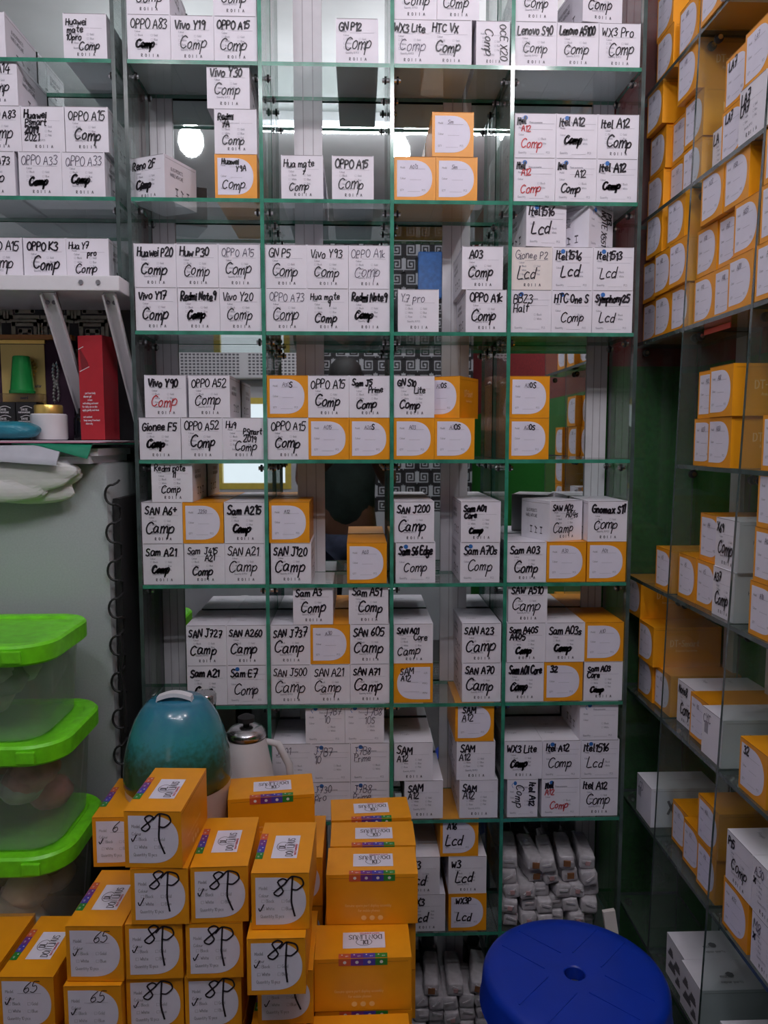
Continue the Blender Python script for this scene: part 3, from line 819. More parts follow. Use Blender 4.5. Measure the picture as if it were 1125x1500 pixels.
RIGHT = """000|1.5723|0.612|0.0818|O|_A5
000|1.4649|0.612|0.0818|O|_A10
100|1.3529|0.604|0.0818|O|_A7
100|1.2704|0.600|0.0818|W|_LA5
001|1.5785|0.612|0.0818|O|_A5
010|1.6259|0.622|0.0818|O|_A7
010|1.5433|0.636|0.0818|O|_A7
010|1.4607|0.626|0.0818|O|_A32
110|1.3670|0.640|0.0792|W|*LA
110|1.2870|0.618|0.0792|O|*LA7
110|1.2070|0.608|0.0792|W|*LA7|*LA7
011|1.6217|0.623|0.0818|O|_A7
011|1.5391|0.636|0.0818|O|_A7
011|1.4565|0.625|0.0818|O|_A32
111|1.2859|0.621|0.0818|O|*LA7
111|1.2033|0.612|0.0818|O|_LA7
012|1.6170|0.612|0.0818|O|_A8
012|1.4634|0.612|0.0818|O|_A10
020|1.6387|0.625|0.0818|O|_A10
020|1.5561|0.618|0.0818|O|_A10
020|1.4735|0.618|0.0818|O|_A7
120|1.3802|0.622|0.0783|O|_A10
120|1.3011|0.622|0.0783|O|_A12
120|1.2219|0.608|0.0783|O|_A20
220|1.1287|0.606|0.0818|O|_A10
021|1.6344|0.621|0.0818|O|_A12
021|1.5518|0.613|0.0818|O|_A12
021|1.4692|0.609|0.0818|O|_A21
121|1.3758|0.622|0.0786|O|_A10
121|1.2964|0.624|0.0786|O|_A12
121|1.2170|0.612|0.0786|O|_A125
221|1.1236|0.607|0.0818|O|_A11
022|1.5994|0.612|0.0818|O|_A3
022|1.4919|0.612|0.0818|O|_A6
122|1.3417|0.612|0.0818|O|_A22
122|1.2555|0.612|0.0818|O|_A50
222|1.1185|0.607|0.0818|O|_A11
130|1.3480|0.618|0.0818|O|_A20
130|1.2654|0.606|0.0818|O|_A20
230|1.0988|0.612|0.0818|O|_A3
131|1.3436|0.621|0.0818|O|_A12
131|1.2610|0.603|0.0818|O|_A12
040|1.4990|0.615|0.0818|O|_A5
140|1.4066|0.622|0.0766|O|_A5
140|1.3291|0.623|0.0766|O|_A5
140|1.2517|0.617|0.0766|W|*A37|*Comp
240|1.1143|0.612|0.0818|O|_A10
141|1.3318|0.629|0.0818|O|_A4
141|1.2492|0.619|0.0818|W|*X69|*Comp
241|1.1074|0.612|0.0818|O|_A12
242|1.1041|0.612|0.0818|O|_A15
050|1.5943|0.622|0.0818|O|_A1
050|1.5117|0.626|0.0818|O|_A2
150|1.4198|0.635|0.0758|W|*Note8|*Comp
150|1.3432|0.627|0.0758|O|_A2
150|1.2666|0.615|0.0758|X|_CYC
250|1.1228|0.612|0.0818|O|*32
051|1.5720|0.612|0.0818|O|_A1
052|1.6496|0.612|0.0818|O|_A2
060|1.5547|0.612|0.0818|X|_LCD
160|1.4329|0.639|0.0749|O|_A2
160|1.3572|0.629|0.0749|O|_A2
160|1.2815|0.622|0.0749|O|_A3
260|1.1558|0.612|0.0818|O|_A32
260|1.0630|0.612|0.0818|W|_M8|*x
161|1.2798|0.621|0.0818|O|_A3
261|1.1511|0.612|0.0818|W|*P15|Comp
261|1.0685|0.612|0.0818|W|_A30|*x
170|1.3828|0.617|0.0818|S|.
170|1.3002|0.611|0.0818|S|.
270|1.1477|0.612|0.0818|S|."""
PLACE = {}
rows = []
for ln in BACK.split('\n'):
    c, x, t, yaw, txt = ln.split('|', 4)
    rows.append((int(c[0]), int(c[1]), int(c[2]), float(x), t, float(yaw), txt))
for (bay, k, r, x, t, yaw, txt) in rows:
    zs = ZK[k] if not (bay == 0 and k == 2) else 1.689
    same = sorted(q[3] for q in rows if q[:3] == (bay, k, r)); nr = 1 + max(q[2] for q in rows if q[:2] == (bay, k))
    narrow = '%' in txt and '%m' not in txt and k in (0, 6)
    a = math.radians(yaw)
    y = 1.5555 + CD / 2 + R.uniform(0, .0012)
    if abs(yaw) > 12: y = 1.5555 + (CD / 2 * math.cos(a) + CW / 2 * abs(math.sin(a)))
    sy = 1
    if abs(yaw) > 12: sy = .72; y = 1.5555 + (CD * sy / 2 * math.cos(a) + CW / 2 * abs(math.sin(a)))
    o, look = carton(t, txt, (x, y, zs + .0003 + r * (CH + .0004)), a, (.8 if narrow else 1, sy, 1))
    i = same.index(x); n = len(same)
    pos = {1: ['only one'], 2: ['left', 'right'], 3: ['left', 'middle', 'right']}[n][i]
    shelf = ('top shelf' if k == 0 else ORD[k] + ' shelf down')
    bn = ['far-left cabinet', 'first bay', 'second bay', 'third bay', 'fourth bay'][bay]
    if bay == 0 and k == 2: shelf = 'white board'
    rw = ROWS[nr][r] + ' row' if not (n == 1 and False) else ''
    lab = '%s, %s of %s, %s, %s' % (looks(t, look, txt), pos, rw, shelf, bn) if n > 1 else '%s, alone in %s, %s, %s' % (looks(t, look, txt), rw, shelf, bn)
    tag(o, lab, 'carton', 'cartons in the ' + ('cabinet above the fridge' if bay == 0 else 'back cabinet'))
rr = []
for ln in RIGHT.split('\n'):
    c, y, x, w, t, txt = ln.split('|', 5)
    rr.append((int(c[0]), int(c[1]), int(c[2]), float(y), float(x), float(w), t, txt))
for (bay, k, r, y, x, w, t, txt) in rr:
    z = ZR[k] + .0003 + r * (CH + .0004)
    o, look = carton(t, txt, (x + CD / 2, y, z), -PI / 2, (w / CW, 1, 1))
    same = sorted((q[3] for q in rr if q[:3] == (bay, k, r)), reverse=True); i = same.index(y); n = len(same)
    nr = 1 + max(q[2] for q in rr if q[1] == k)
    pos = {1: ['only one'], 2: ['far', 'near'], 3: ['far', 'middle', 'near']}[n][i]
    bn = ['deepest', 'middle', 'nearest'][bay]
    shelf = ('top' if k == 0 else ORD[k])
    o_l = looks(t, look, txt)
    tag(o, '%s, %s in %s row, %s shelf, right cabinet %s bay' % (o_l.replace(' on label', ''), pos.replace('only one', 'alone'), ROWS[nr][r], shelf, bn), 'carton', 'cartons in the right cabinet')

# ------------------------------------------------------------ low tables carrying the front pile
def table(loc, s, label, name='wooden_bench'):
    o = empty(name, loc, label, 'bench')
    b = MB(); b.box((0, 0, s[2] - .0125), (s[0], s[1], .025)); b.build('bench_top', ['wood'], o, bevel=.002)
    for sx in (-1, 1):
        for sy in (-1, 1):
            b = MB(); b.box((sx * (s[0] / 2 - .03), sy * (s[1] / 2 - .03), (s[2] - .026) / 2), (.04, .04, s[2] - .026)); b.build('leg', ['wood'], o)
    return o
ZT0 = .4295
table((-.51, 1.225, 0), (1.19, .60, ZT0), 'low dark wooden bench under the front pile of orange cartons')
b = MB(); b.box((0, 0, .0425), (.765, .204, .085))
tag(b.build('wooden_crate', ['wood'], None, (-.62, 1.298, ZT0 + .0002), bevel=.003), 'flat wooden crate on the bench under the tubs and blue pot', 'crate')

def linus(loc, rz, txt, label, sticker=True, group='orange cartons in the front pile', sc=(1, 1, 1), tick=None):
    o = link('orange_carton', CM['L'], None, loc, rz); o.scale = sc
    tag(o, label, 'carton', group)
    link('label', LB, o)
    if txt:
        b = MB(); O = (0, -CD / 2 - .0009, 0)
        if txt == '8p':
            x = R.uniform(-.018, -.010); z = R.uniform(.050, .056)
            text(b, '8', x, z, .026, .0024, O, FU, FV, 0, .28, .08, tight=1.3)
            P = [(x + .028, z + .027), (x + .0265, z + .006), (x + .026, z - .012), (x + .030 + R.uniform(-.002, .004), z - .032)]
            b.ribbon([(a, O[1], c) for a, c in smooth_poly(P, 4)], .0026, (0, -1, 0))
            P = [(x + .018, z + .018), (x + .027, z + .027), (x + .040, z + .024), (x + .043, z + .015), (x + .034, z + .007), (x + .026, z + .008)]
            b.ribbon([(a, O[1], c) for a, c in smooth_poly(P, 4)], .0024, (0, -1, 0))
        else:
            text(b, txt, R.uniform(-.010, 0), .060, .017, .0012, O, FU, FV, 0, .35, .05, tight=1.1)
        tz = .0395 if tick in (None, 0) else .028
        text(b, '^', -.031, tz, .013, .0016, O, FU, FV, 0, .1, .1)
        b.build('handwriting', ['marker'], o)
    if sticker:
        b = MB(); e = CH + .0004
        b.face([(-.018, -.034, e), (.020, -.034, e), (.020, .030, e), (-.018, .030, e)], 0)
        OO = (0, 0, e + .0004)
        text(b, 'DON LINUS', -.029, -.013, .0105, .0016, OO, (0, 1, 0), (-1, 0, 0), 1, maxw=.054, curve=False)
        text(b, 'QUALITY GUARANTEED', -.026, -.0178, .0028, .0005, OO, (0, 1, 0), (-1, 0, 0), 2, maxw=.045)
        P = [(-.004 + .0085 * math.cos(a), -.002 + .012 * math.sin(a), OO[2]) for a in [PI * .25 + k * PI * 1.5 / 12 for k in range(13)]]
        b.ribbon(P, .001, (0, 0, 1), 1)
        text(b, 'DL', -.0075, .0, .0095, .0021, OO, (0, 1, 0), (-1, 0, 0), 1, curve=False)
        b.build('sticker', ['label', 'dark_ink', 'red_ink'], o)
    b = MB(); xs = -CW / 2
    for i, (a, c) in enumerate(((-.036, -.018), (-.018, .0), (.0, .018), (.018, .036))):
        m = 3 - i
        b.face([(xs + .0006, a, CH + .0005), (xs + .011, a, CH + .0005), (xs + .011, c, CH + .0005), (xs + .0006, c, CH + .0005)], m)
        b.face([(xs - .0005, a, CH), (xs - .0005, c, CH), (xs - .0005, c, CH - .011), (xs - .0005, a, CH - .011)][::-1], m)
        mid = (a + c) / 2
        n = [(.0026 * math.cos(q * PI / 4), .0026 * math.sin(q * PI / 4)) for q in range(8)]
        b.face([(xs - .0008, mid + p, CH - .0055 + q) for p, q in n], 4)
        text(b, 'LCD', a + .004, -.0042, .0022, .0004, (xs + .0055 - .0042, 0, CH + .0008), (0, 1, 0), (-1, 0, 0), 4, maxw=.010)
        b.face([(xs + .0075 + p * .5, mid + .004 + q * .5, CH + .0008) for p, q in n], 4)
    b.build('colour_strip', ['strip_red', 'strip_purple', 'strip_blue', 'strip_green', 'white_ink'], o)
    return o
RH = .0855
def zr(i): return ZT0 + .0003 + RH * i      # row 0 stands on the bench
HC = CD / 2
G8 = 'orange cartons with a large pen mark in the front pile'
def col(name, cells, txt):
    for (i, x, yf, yaw, lab, st, tk) in cells:
        a = math.radians(yaw)
        linus((x + HC * math.sin(-a), yf + HC * math.cos(a), zr(i)), a, txt, lab, st, tick=tk)
S2 = 'orange carton with big looping pen mark, '
col('B', [(4, -.293, 1.047, -3, S2 + 'crowning the front pile', True, 0),
          (3, -.286, 1.047, -1, S2 + 'left of second tier from top', False, 1),
          (2, -.297, 1.050, 0, S2 + 'left of third tier from top', False, 0),
          (1, -.299, 1.054, 1, S2 + 'left of lowest visible tier', False, 0)], '8p')
col('C', [(3, -.201, 1.049, 1, S2 + 'middle of second tier from top', True, 0),
          (2, -.210, 1.049, 0, S2 + 'middle of third tier from top', False, 1),
          (1, -.2145, 1.054, 1, S2 + 'middle of lowest visible tier', False, 0)], '8p')
col('D', [(3, -.112, 1.030, -1, S2 + 'right of second tier from top', True, 1),
          (2, -.117, 1.012, 0, S2 + 'right of third tier from top', False, 0),
          (1, -.110, 1.062, 0, S2 + 'right of lowest visible tier', False, 1)], '8p')
S3 = 'orange carton with small pen digits, '
col('A', [(2, -.3815, 1.048, -2, S3 + 'front left of third tier, sticker on top', True, 0),
          (1, -.384, 1.040, -1, S3 + 'under the stickered one at front left', False, 0)], '65')
col('A', [(3, -.392, 1.200, 0, S3 + 'half hidden behind the front left stack', False, 0)], '6')
col('A', [(1, -.488, 1.062, -2, S3 + 'low at far left, sticker on its top', True, 0),
          (1, -.5795, 1.072, -1, 'orange carton cut off by the left edge of the photo', False, 0)], '65')
# cartons below that carry the visible ones
for x, yf in ((-.5795, 1.07), (-.488, 1.062), (-.3865, 1.05), (-.2985, 1.054), (-.2135, 1.068), (-.120, 1.055)):
    linus((x, yf + HC, zr(0)), 0, '', 'orange carton in the lowest tier of the front pile, below the frame', False, 'cartons below the frame')
# long side out: right-hand stack
E9 = PI / 2
LX = 1.03
def lside(i, x, yf, label, yaw=0, st=True):
    return linus((x, yf + CW / 2, zr(i)), E9 + math.radians(yaw), '', label, st, sc=(1, LX, 1))
L5 = 'orange carton lying long side out, '
lside(2, .021, 1.165, L5 + 'third from back of right stack', -.5)
lside(1, .005, 1.085, L5 + 'stepped forward below the tallest three', .5)
lside(2, .024, 1.252, L5 + 'second from back of right stack', 0)
lside(2, .021, 1.345, L5 + 'rearmost of right stack', 3)
lside(0, .000, .996, L5 + 'lowest of right stack, cut by the frame', .5)
for i in (0, 1):
    for yf in (1.172, 1.258, 1.345): lside(i, .018, yf, 'orange carton hidden under the right stack', 0, False)
lside(0, .006, 1.0855, 'orange carton hidden under the right stack', 0, False)
lside(3, -.155, 1.262, L5 + 'behind the big-marked cartons, in front of the kettle', 7)
SL = ['orange carton hidden low between the two front stacks', 'lower orange carton glimpsed in the gap between the two front stacks', 'orange carton glimpsed in the gap between the two front stacks, top one']
for i in (0, 1, 2):
    linus((-.1025, 1.218 + HC, zr(i)), 0, '', SL[i], False)
    linus((-.1895, 1.218 + HC, zr(i)), 0, '', 'orange carton hidden behind the big-marked cartons', False, 'cartons hidden in the front pile')

# ------------------------------------------------------------ stacked tubs with lime lids
def rrect(hx, hy, r, n=8):
    P = []
    for cx, cy, a0 in ((hx - r, hy - r, 0), (-hx + r, hy - r, PI / 2), (-hx + r, -hy + r, PI), (hx - r, -hy + r, PI * 1.5)):
        for i in range(n + 1):
            a = a0 + PI / 2 * i / n; P.append((cx + r * math.cos(a), cy + r * math.sin(a)))
    return P
def loft(b, secs, m=0, cap0=True, cap1=True):
    n0 = len(b.v); k = len(secs[0][0])
    for P, z in secs: b.v += [(x, y, z) for x, y in P]
    for i in range(len(secs) - 1):
        for j in range(k):
            b.f.append((n0 + i * k + j, n0 + i * k + (j + 1) % k, n0 + (i + 1) * k + (j + 1) % k, n0 + (i + 1) * k + j)); b.mi.append(m)
    if cap0: b.f.append(tuple(n0 + j for j in reversed(range(k)))); b.mi.append(m)
    if cap1: b.f.append(tuple(n0 + (len(secs) - 1) * k + j for j in range(k))); b.mi.append(m)
TX, TY = .235, .118
def tub(x, y, z, h, label, cont, seed):
    o = empty('food_container', (x, y, z), label, 'container', 'tubs with lime lids')
    b = MB(); hx, hy = TX - .014, TY - .014
    loft(b, [(rrect(hx - .016, hy - .016, .045), 0.0), (rrect(hx - .010, hy - .010, .050), .006), (rrect(hx, hy, .055), h - .016), (rrect(hx, hy, .055), h - .0135)])
    ob = b.build('tub', ['tub'], o, smooth=40)
    rnd = random.Random(seed)
    b = MB()
    for i in range(16):
        cx = rnd.uniform(-hx * .72, hx * .76); cy = rnd.uniform(-hy * .52, hy * .4); cz = .036 + (h - .09) * rnd.random()
        b.lathe([(.001, -.03), (.028, -.022), (.042, 0), (.030, .020), (.001, .028)], (cx, cy, cz), 10, rnd.choice([0, 1, 2]))
    b.build('contents', cont, o, smooth=80)
    b = MB()
    loft(b, [(rrect(TX - .004, TY - .004, .060), h - .034), (rrect(TX, TY, .064), h - .030), (rrect(TX, TY, .064), h - .004), (rrect(TX - .004, TY - .004, .060), h),
             (rrect(TX - .020, TY - .020, .050), h), (rrect(TX - .024, TY - .024, .048), h - .004)], 0)
    lo = b.build('lid', ['lime'], o, smooth=40)
    b = MB()
    b.box((TX - .052, -TY - .0035, h - .016), (.030, .006, .020)); b.build('clip', ['lime'], lo, bevel=.002)
    if 'top' in label:
        b = MB(); text(b, 'FOOD STORAGE KEEP FRESH MICROWAVE', -.05, -.075, .008, .0011, (0, 0, h - .0036), (1, 0, 0), (0, 1, 0), 0, maxw=.15)
        text(b, 'AIRTIGHT LID', -.02, -.060, .006, .0009, (0, 0, h - .0036), (1, 0, 0), (0, 1, 0), 0)
        b.build('embossing', ['strip_green'], lo)
    return o
tx, ty = -.715, 1.305
zc0 = ZT0 + .0858
tub(tx + .005, ty, zc0, .194, 'clear tub with lime lid, bottom of the three stacked tubs', ['cloth_dark', 'cloth_dark', 'cloth_grey'], 1)
tub(tx + .004, ty + .002, zc0 + .1915, .187, 'clear tub with lime lid holding reddish bundles, middle of the stack', ['cloth_red', 'cloth_grey', 'cloth_red'], 2)
tub(tx - .012, ty + .004, zc0 + .3760, .165, 'clear tub with lime lid, top of the three stacked tubs', ['cloth_grey', 'cloth_dark', 'cloth_grey'], 3)

# ------------------------------------------------------------ blue-green pot, kettle, jar
o = empty('food_flask', (-.3185, 1.308, zc0 - .012), 'domed teal pot with pale base and white handle behind the top carton', 'pot')
b = MB()
b.lathe([(.001, .001), (.070, .001), (.078, .008), (.080, .12), (.083, .185), (.088, .205), (.0905, .279)], n=48)
b.build('base', ['blush'], o, smooth=50)
b = MB(); b.lathe([(.0905, .2792), (.0925, .283), (.0925, .303), (.0905, .325), (.0865, .346), (.0800, .370), (.071, .393), (.061, .410), (.052, .4215), (.044, .4265), (.001, .428)], n=48)
lid = b.build('lid', ['glaze'], o, smooth=60)
b = MB(); P = [(-.031, -.01, .422), (-.029, -.01, .432)] + [(-.029 + .058 * t / 8, -.01, .432 + .007 * math.sin(PI * t / 8)) for t in range(1, 8)] + [(.029, -.01, .432), (.031, -.01, .422)]
for p, q in zip(P[:-1], P[1:]): pass
bb = MB(); n0 = 0
for i, p in enumerate(P):
    for dy in (-.009, .009):
        for dz in (-.0035, .0035): bb.v.append((p[0], p[1] + dy, p[2] + dz))
for i in range(len(P) - 1):
    a = i * 4; c = a + 4
    for q in ((a, a + 1, c + 1, c), (a + 2, c + 2, c + 3, a + 3), (a, c, c + 2, a + 2), (a + 1, a + 3, c + 3, c + 1)): bb.f.append(q); bb.mi.append(0)
bb.build('handle', ['white_metal'], lid, smooth=30)

o = empty('electric_kettle', (-.222, 1.468, ZT0), 'white tapered kettle with chrome rim and black knob behind the blue pot', 'kettle')
b = MB(); b.lathe([(.001, .001), (.054, .001), (.058, .01), (.0605, .16), (.056, .27), (.0375, .365)], n=40); bdy = b.build('body', ['kettle'], o, smooth=50)
b = MB(); b.lathe([(.0365, .3652), (.0385, .368), (.0385, .377), (.036, .380)], n=40); b.build('rim', ['steel'], o, smooth=40)
b = MB(); b.lathe([(.036, .3802), (.030, .386), (.015, .3895), (.001, .390)], n=32); lid = b.build('lid', ['steel'], o, smooth=40)
b = MB(); b.lathe([(.006, .389), (.007, .395), (.016, .398), (.0165, .407), (.008, .4115), (.001, .412)], n=24); b.build('knob', ['black'], lid, smooth=40)
b = MB(); b.tube([(.036, .012, .352), (.060, .016, .345), (.082, .018, .30), (.086, .018, .24), (.070, .012, .18)], [.006, .008, .008, .008, .006], 10)
b.build('handle', ['kettle'], o, smooth=60)
b = MB(); b.lathe([(.001, 0), (.019, 0), (.02, .004), (.02, .060)], (0, 0, 0), 24, 0); b.lathe([(.021, .0602), (.021, .071), (.018, .073), (.001, .073)], (0, 0, 0), 24, 1)
o = b.build('jar', ['dark_bottle', 'steel'], None, (-.336, 1.62, ZK[5] + .0004), smooth=40) if False else None

# dark lidded jar behind the pot
jr = empty('spice_jar', (-.301, 1.458, ZT0), 'slim dark jar with dull metal lid peeping out behind the teal pot', 'jar')
b = MB(); b.lathe([(.001, .001), (.021, .001), (.022, .006), (.022, .440)], n=24); b.build('body', ['dark_bottle'], jr, smooth=40)
b = MB(); b.lathe([(.0235, .4402), (.0235, .456), (.021, .459), (.001, .459)], n=24); b.build('lid', ['steel'], jr, smooth=40)

# ------------------------------------------------------------ grey fridge seen from its side
fz0, fz1 = .615, 1.335
b = MB(); b.box((0, 0, 0), (.62, .17, .61))
tag(b.build('low_stand', ['black'], None, (-.80, 1.622, .305)), 'black stand hidden under the grey fridge', 'stand')
f = empty('refrigerator', (-.80, 1.485, fz0 - .0045), 'grey fridge turned side-on at left with papers piled on top', 'fridge')
b = MB(); b.box((0, .11, .3645), (.635, .22, .720)); b.build('body', ['fridge'], f, smooth=30, bevel=.012)
b = MB(); b.box((.3265, .115, .335), (.012, .19, .64)); b.build('condenser_panel', ['black'], f)
b = MB(); P = []
for i in range(9):
    z = .665 - i * .074
    P += [(.334, .02, z + .026), (.333, .010, z + .022)] + [(.328 + .0135 * math.cos(a), -.0065, z + .019 * math.sin(a)) for a in [PI * .45 + PI * 1.1 * q / 10 for q in range(11)]] + [(.333, .010, z - .022), (.334, .02, z - .026)]
b.tube(P, .0023, 8)
b.build('condenser_coil', ['black_rubber'], f, smooth=60)
b = MB(); b.tube([(0, 0, 0), (.004, .0, -.04), (-.002, .002, -.075), (.004, .004, -.12), (.002, .01, -.2)], .003, 8)
tag(b.build('power_cord', ['black_rubber'], None, (-.4655, 1.478, 1.0), smooth=60), 'black cord hanging beside the fridge back', 'cord')

# ------------------------------------------------------------ papers and odds on the fridge
zt = fz1 + .0005
R2 = random.Random(5)
def sheet(name, cx, cy, z, sx, sy, rz, m, label, sag=.0, th=.0012, group=None, curl=.0, y0=1.436):
    b = MB(); nx, ny = 14, 48
    def pt(i, j, t):
        u, v = i / nx - .5, j / ny - .5
        x, y = u * sx, v * sy
        c, s = math.cos(rz), math.sin(rz)
        X, Y = cx + x * c - y * s, cy + x * s + y * c
        over = max(0, y0 - Y)
        zz = z - sag * over + curl * math.sin(u * 7 + v * 3) + t
        return (X, Y, zz)
    n0 = len(b.v)
    for t in (0, th):
        for j in range(ny + 1):
            for i in range(nx + 1): b.v.append(pt(i, j, t))
    W = nx + 1; L = W * (ny + 1)
    for j in range(ny):
        for i in range(nx):
            a = j * W + i
            b.f.append((a, a + W, a + W + 1, a + 1)); b.mi.append(0)
            b.f.append((L + a, L + a + 1, L + a + W + 1, L + a + W)); b.mi.append(0)
    for j in range(ny):
        for i0 in (0, nx):
            a = j * W + i0; b.f.append((a, a + W, L + a + W, L + a)); b.mi.append(0)
    for i in range(nx):
        for j0 in (0, ny):
            a = j0 * W + i; b.f.append((a, a + 1, L + a + 1, L + a)); b.mi.append(0)
    return tag(b.build(name, [m], None, smooth=40), label, 'paper', group)
# paper block made of a pile of sheets lying flat
for i, (dx, rz, m, lab) in enumerate(((-.01, -.02, 'paper', 'thick white paper bundle, lowest on the fridge'), (.0, .02, 'paper', 'white paper bundle under the grey folder'))):
    sheet('paper_bundle', -.70 + dx, 1.560, zt + i * .0145, .42, .22, rz, m, lab, .0, .014, 'paper bundles on the fridge')
zz = zt + .0295
sheet('grey_folder', -.715, 1.548, zz, .34, .245, -.05, 'paper_grey', 'grey-blue paper folder on the white bundles', 1.4, .005, y0=1.440)
sheet('green_folder', -.549, 1.553, zz + .0058, .150, .24, -.18, 'folder', 'green plastic folder poking out at the right of the papers', 1.4, .003, y0=1.440)
sheet('pink_sheet', -.640, 1.560, zz + .0095, .34, .235, -.05, 'paper_pink', 'pink sheet near the top of the paper pile', .0, .002)
sheet('white_sheet', -.627, 1.575, zz + .0122, .32, .235, .02, 'paper', 'white sheet topping the paper pile', .0, .0015)
ztop = zz + .0150
# crumpled bag hanging over the front
def crumple(name, c, sx, sy, sz, m, label, cat, seed, amp=.012, n=3, p=2.6):
    rnd = random.Random(seed)
    bm = bmesh.new(); bmesh.ops.create_icosphere(bm, subdivisions=4, radius=1)
    dirs = [(Vector((rnd.uniform(-1, 1), rnd.uniform(-1, 1), rnd.uniform(-1, 1))).normalized(), rnd.uniform(.6, 1.0)) for _ in range(46)]
    for v in bm.verts:
        d = v.co.normalized()
        q = (abs(d.x) ** p + abs(d.y) ** p + abs(d.z) ** p) ** (-1 / p)
        k = 0
        for w, a in dirs: k = max(k, d.dot(w) * a)
        s = 1 + (k - .9) * amp * 40
        v.co = Vector((d.x * q * sx * s, d.y * q * sy * s, d.z * q * sz * s))
    me = bpy.data.meshes.new(name); bm.to_mesh(me); bm.free(); me.materials.append(M[m])
    o = link(name, me, None, c)
    return tag(o, label, cat)
crumple('plastic_bag', (-.675, 1.450, 1.302), .165, .020, .044, 'bag', 'crumpled white plastic bag hanging below the papers on the fridge', 'plastic bag', 4, .034)
sheet('loose_sheet', -.545, 1.470, 1.305, .15, .016, -.1, 'paper', 'creased white paper flap hanging at the fridge front', 0, .003) if False else None
crumple('plastic_bag', (-.705, 1.535, ztop + .0195), .080, .045, .019, 'teal_cloth', 'teal plastic bag lying on the papers at the left edge', 'plastic bag', 9, .008)
yo = 1.615
def on(x, y=yo): return (x, y, ztop + .0005)
# red carton
o = empty('gift_carton', on(-.530, 1.60), 'tall red carton with fine white print standing on the papers', 'carton', rz=math.radians(-14))
b = MB(); b.box((0, 0, .104), (.054, .054, .208), [1, 1, 2, 2, 1, 2]); O = (0, -.0276, 0)
b.face([(-.024, O[1], .186), (-.006, O[1], .155), (-.004, O[1], .148), (-.02, O[1], .139)], 1)
b.ribbon([(-.026, O[1] - .0003, .181), (-.015, O[1] - .0003, .186)], .0014, (0, -1, 0)); b.ribbon([(-.024, O[1] - .0003, .137), (-.003, O[1] - .0003, .146)], .0014, (0, -1, 0))
for i, (s, w) in enumerate((('perfume body', .028), ('shower gel', .036), ('cream', .018), ('refreshing and moist', .040), ('for daily use on skin', .043), ('apply gently and rinse', .043), ('', 0), ('net content', .04), ('keep away from heat', .038), ('store dry', .03))):
    if s: text(b, s, -w / 2, .092 - i * .0068, .0036, .0007 if i != 1 else .001, O, FU, FV, 0, maxw=w)
b.build('body', ['white_ink', 'red_dark', 'red_card'], o)
# white cream jar with gold lid
o = empty('cream_jar', on(-.632, 1.595), 'white cream jar with shiny gold lid on the papers', 'jar')
b = MB(); b.lathe([(.001, .0), (.034, .0), (.0355, .003), (.0355, .050), (.033, .0525)], n=36); b.build('body', ['kettle'], o, smooth=40)
b = MB(); b.lathe([(.0275, .0527), (.0275, .068), (.026, .0705), (.001, .0705)], n=36); b.build('lid', ['gold'], o, smooth=40)
# dark bottle
o = empty('dark_bottle', on(-.580, 1.655), 'dark rounded bottle between the white jar and red carton', 'bottle')
b = MB(); b.lathe([(.001, 0), (.022, 0), (.0235, .003), (.0235, .045), (.015, .055)], n=28); b.build('body', ['dark_bottle'], o, smooth=50)
b = MB(); b.lathe([(.0125, .0552), (.0125, .066), (.001, .067)], n=24); b.build('cap', ['black'], o, smooth=40)
# perfume cartons
for i, (x, lab) in enumerate(((-.694, 'black perfume carton with white print under the green cup'), (-.738, 'black perfume carton at the photo left edge'))):
    o = empty('perfume_carton', on(x, 1.655), lab, 'carton', 'black perfume cartons')
    b = MB(); b.box((0, 0, .039), (.042, .04, .078), 1); O = (0, -.0206, 0)
    for z in (.066, .047):
        b.ribbon([(-.012 + .024 * t / 8, O[1], z + .004 * math.sin(PI * t / 8)) for t in range(9)], .0012, (0, -1, 0))
        text(b, 'EAU DE', -.010, z - .005, .0038, .0007, O, FU, FV, 0, maxw=.02); text(b, 'PARFUM INTENSE', -.016, z - .0105, .003, .0006, O, FU, FV, 0, maxw=.032)
    b.build('body', ['white_ink', 'black'], o)
# clear tray with upturned cup
o = empty('clear_box', (-.705, 1.655, ztop + .0792), 'clear plastic box lying on the black perfume cartons', 'box')
b = MB(); b.box((0, 0, .009), (.085, .04, .018)); b.build('body', ['clear'], o, bevel=.002)
b = MB(); b.lathe([(.001, .078), (.0155, .078), (.0175, .076), (.0245, .008), (.0265, .006), (.0265, .0), (.0235, .0), (.0150, .0745), (.001, .0745)], n=36)
tag(b.build('plastic_cup', ['cup_green'], None, (-.708, 1.655, ztop + .0975), smooth=40), 'green plastic cup standing upside down on the clear box', 'cup')
# award plaque leaning at the wall
o = empty('award_plaque', (-.712, 1.690, ztop + .0005), 'plum award plaque with gold panel and laurel emblem at the wall', 'plaque')
b = MB(); b.box((0, 0, .107), (.20, .014, .214)); b.build('board', ['plum'], o, bevel=.002)
b = MB(); b.box((0, -.009, .217), (.21, .022, .010)); b.build('rail', ['amber'], o, bevel=.001)
b = MB(); b.box((-.004, -.0085, .125), (.092, .002, .155)); gp = b.build('gold_panel', ['gold_matt'], o)
b = MB(); b.box((-.004, -.0085, .208), (.096, .005, .008)); b.build('panel_rail', ['gold'], o)
b = MB(); c = (.002, -.0100, .155)
b.face([(c[0] + .0125 * math.cos(a), c[1], c[2] + .0135 * math.sin(a)) for a in [k * PI / 12 for k in range(24)]], 0)
b.face([(c[0] - .005, c[1] - .0004, c[2] - .007), (c[0] + .005, c[1] - .0004, c[2] - .007), (c[0] + .004, c[1] - .0004, c[2] + .001), (c[0], c[1] - .0004, c[2] + .008), (c[0] - .004, c[1] - .0004, c[2] + .001)], 2)
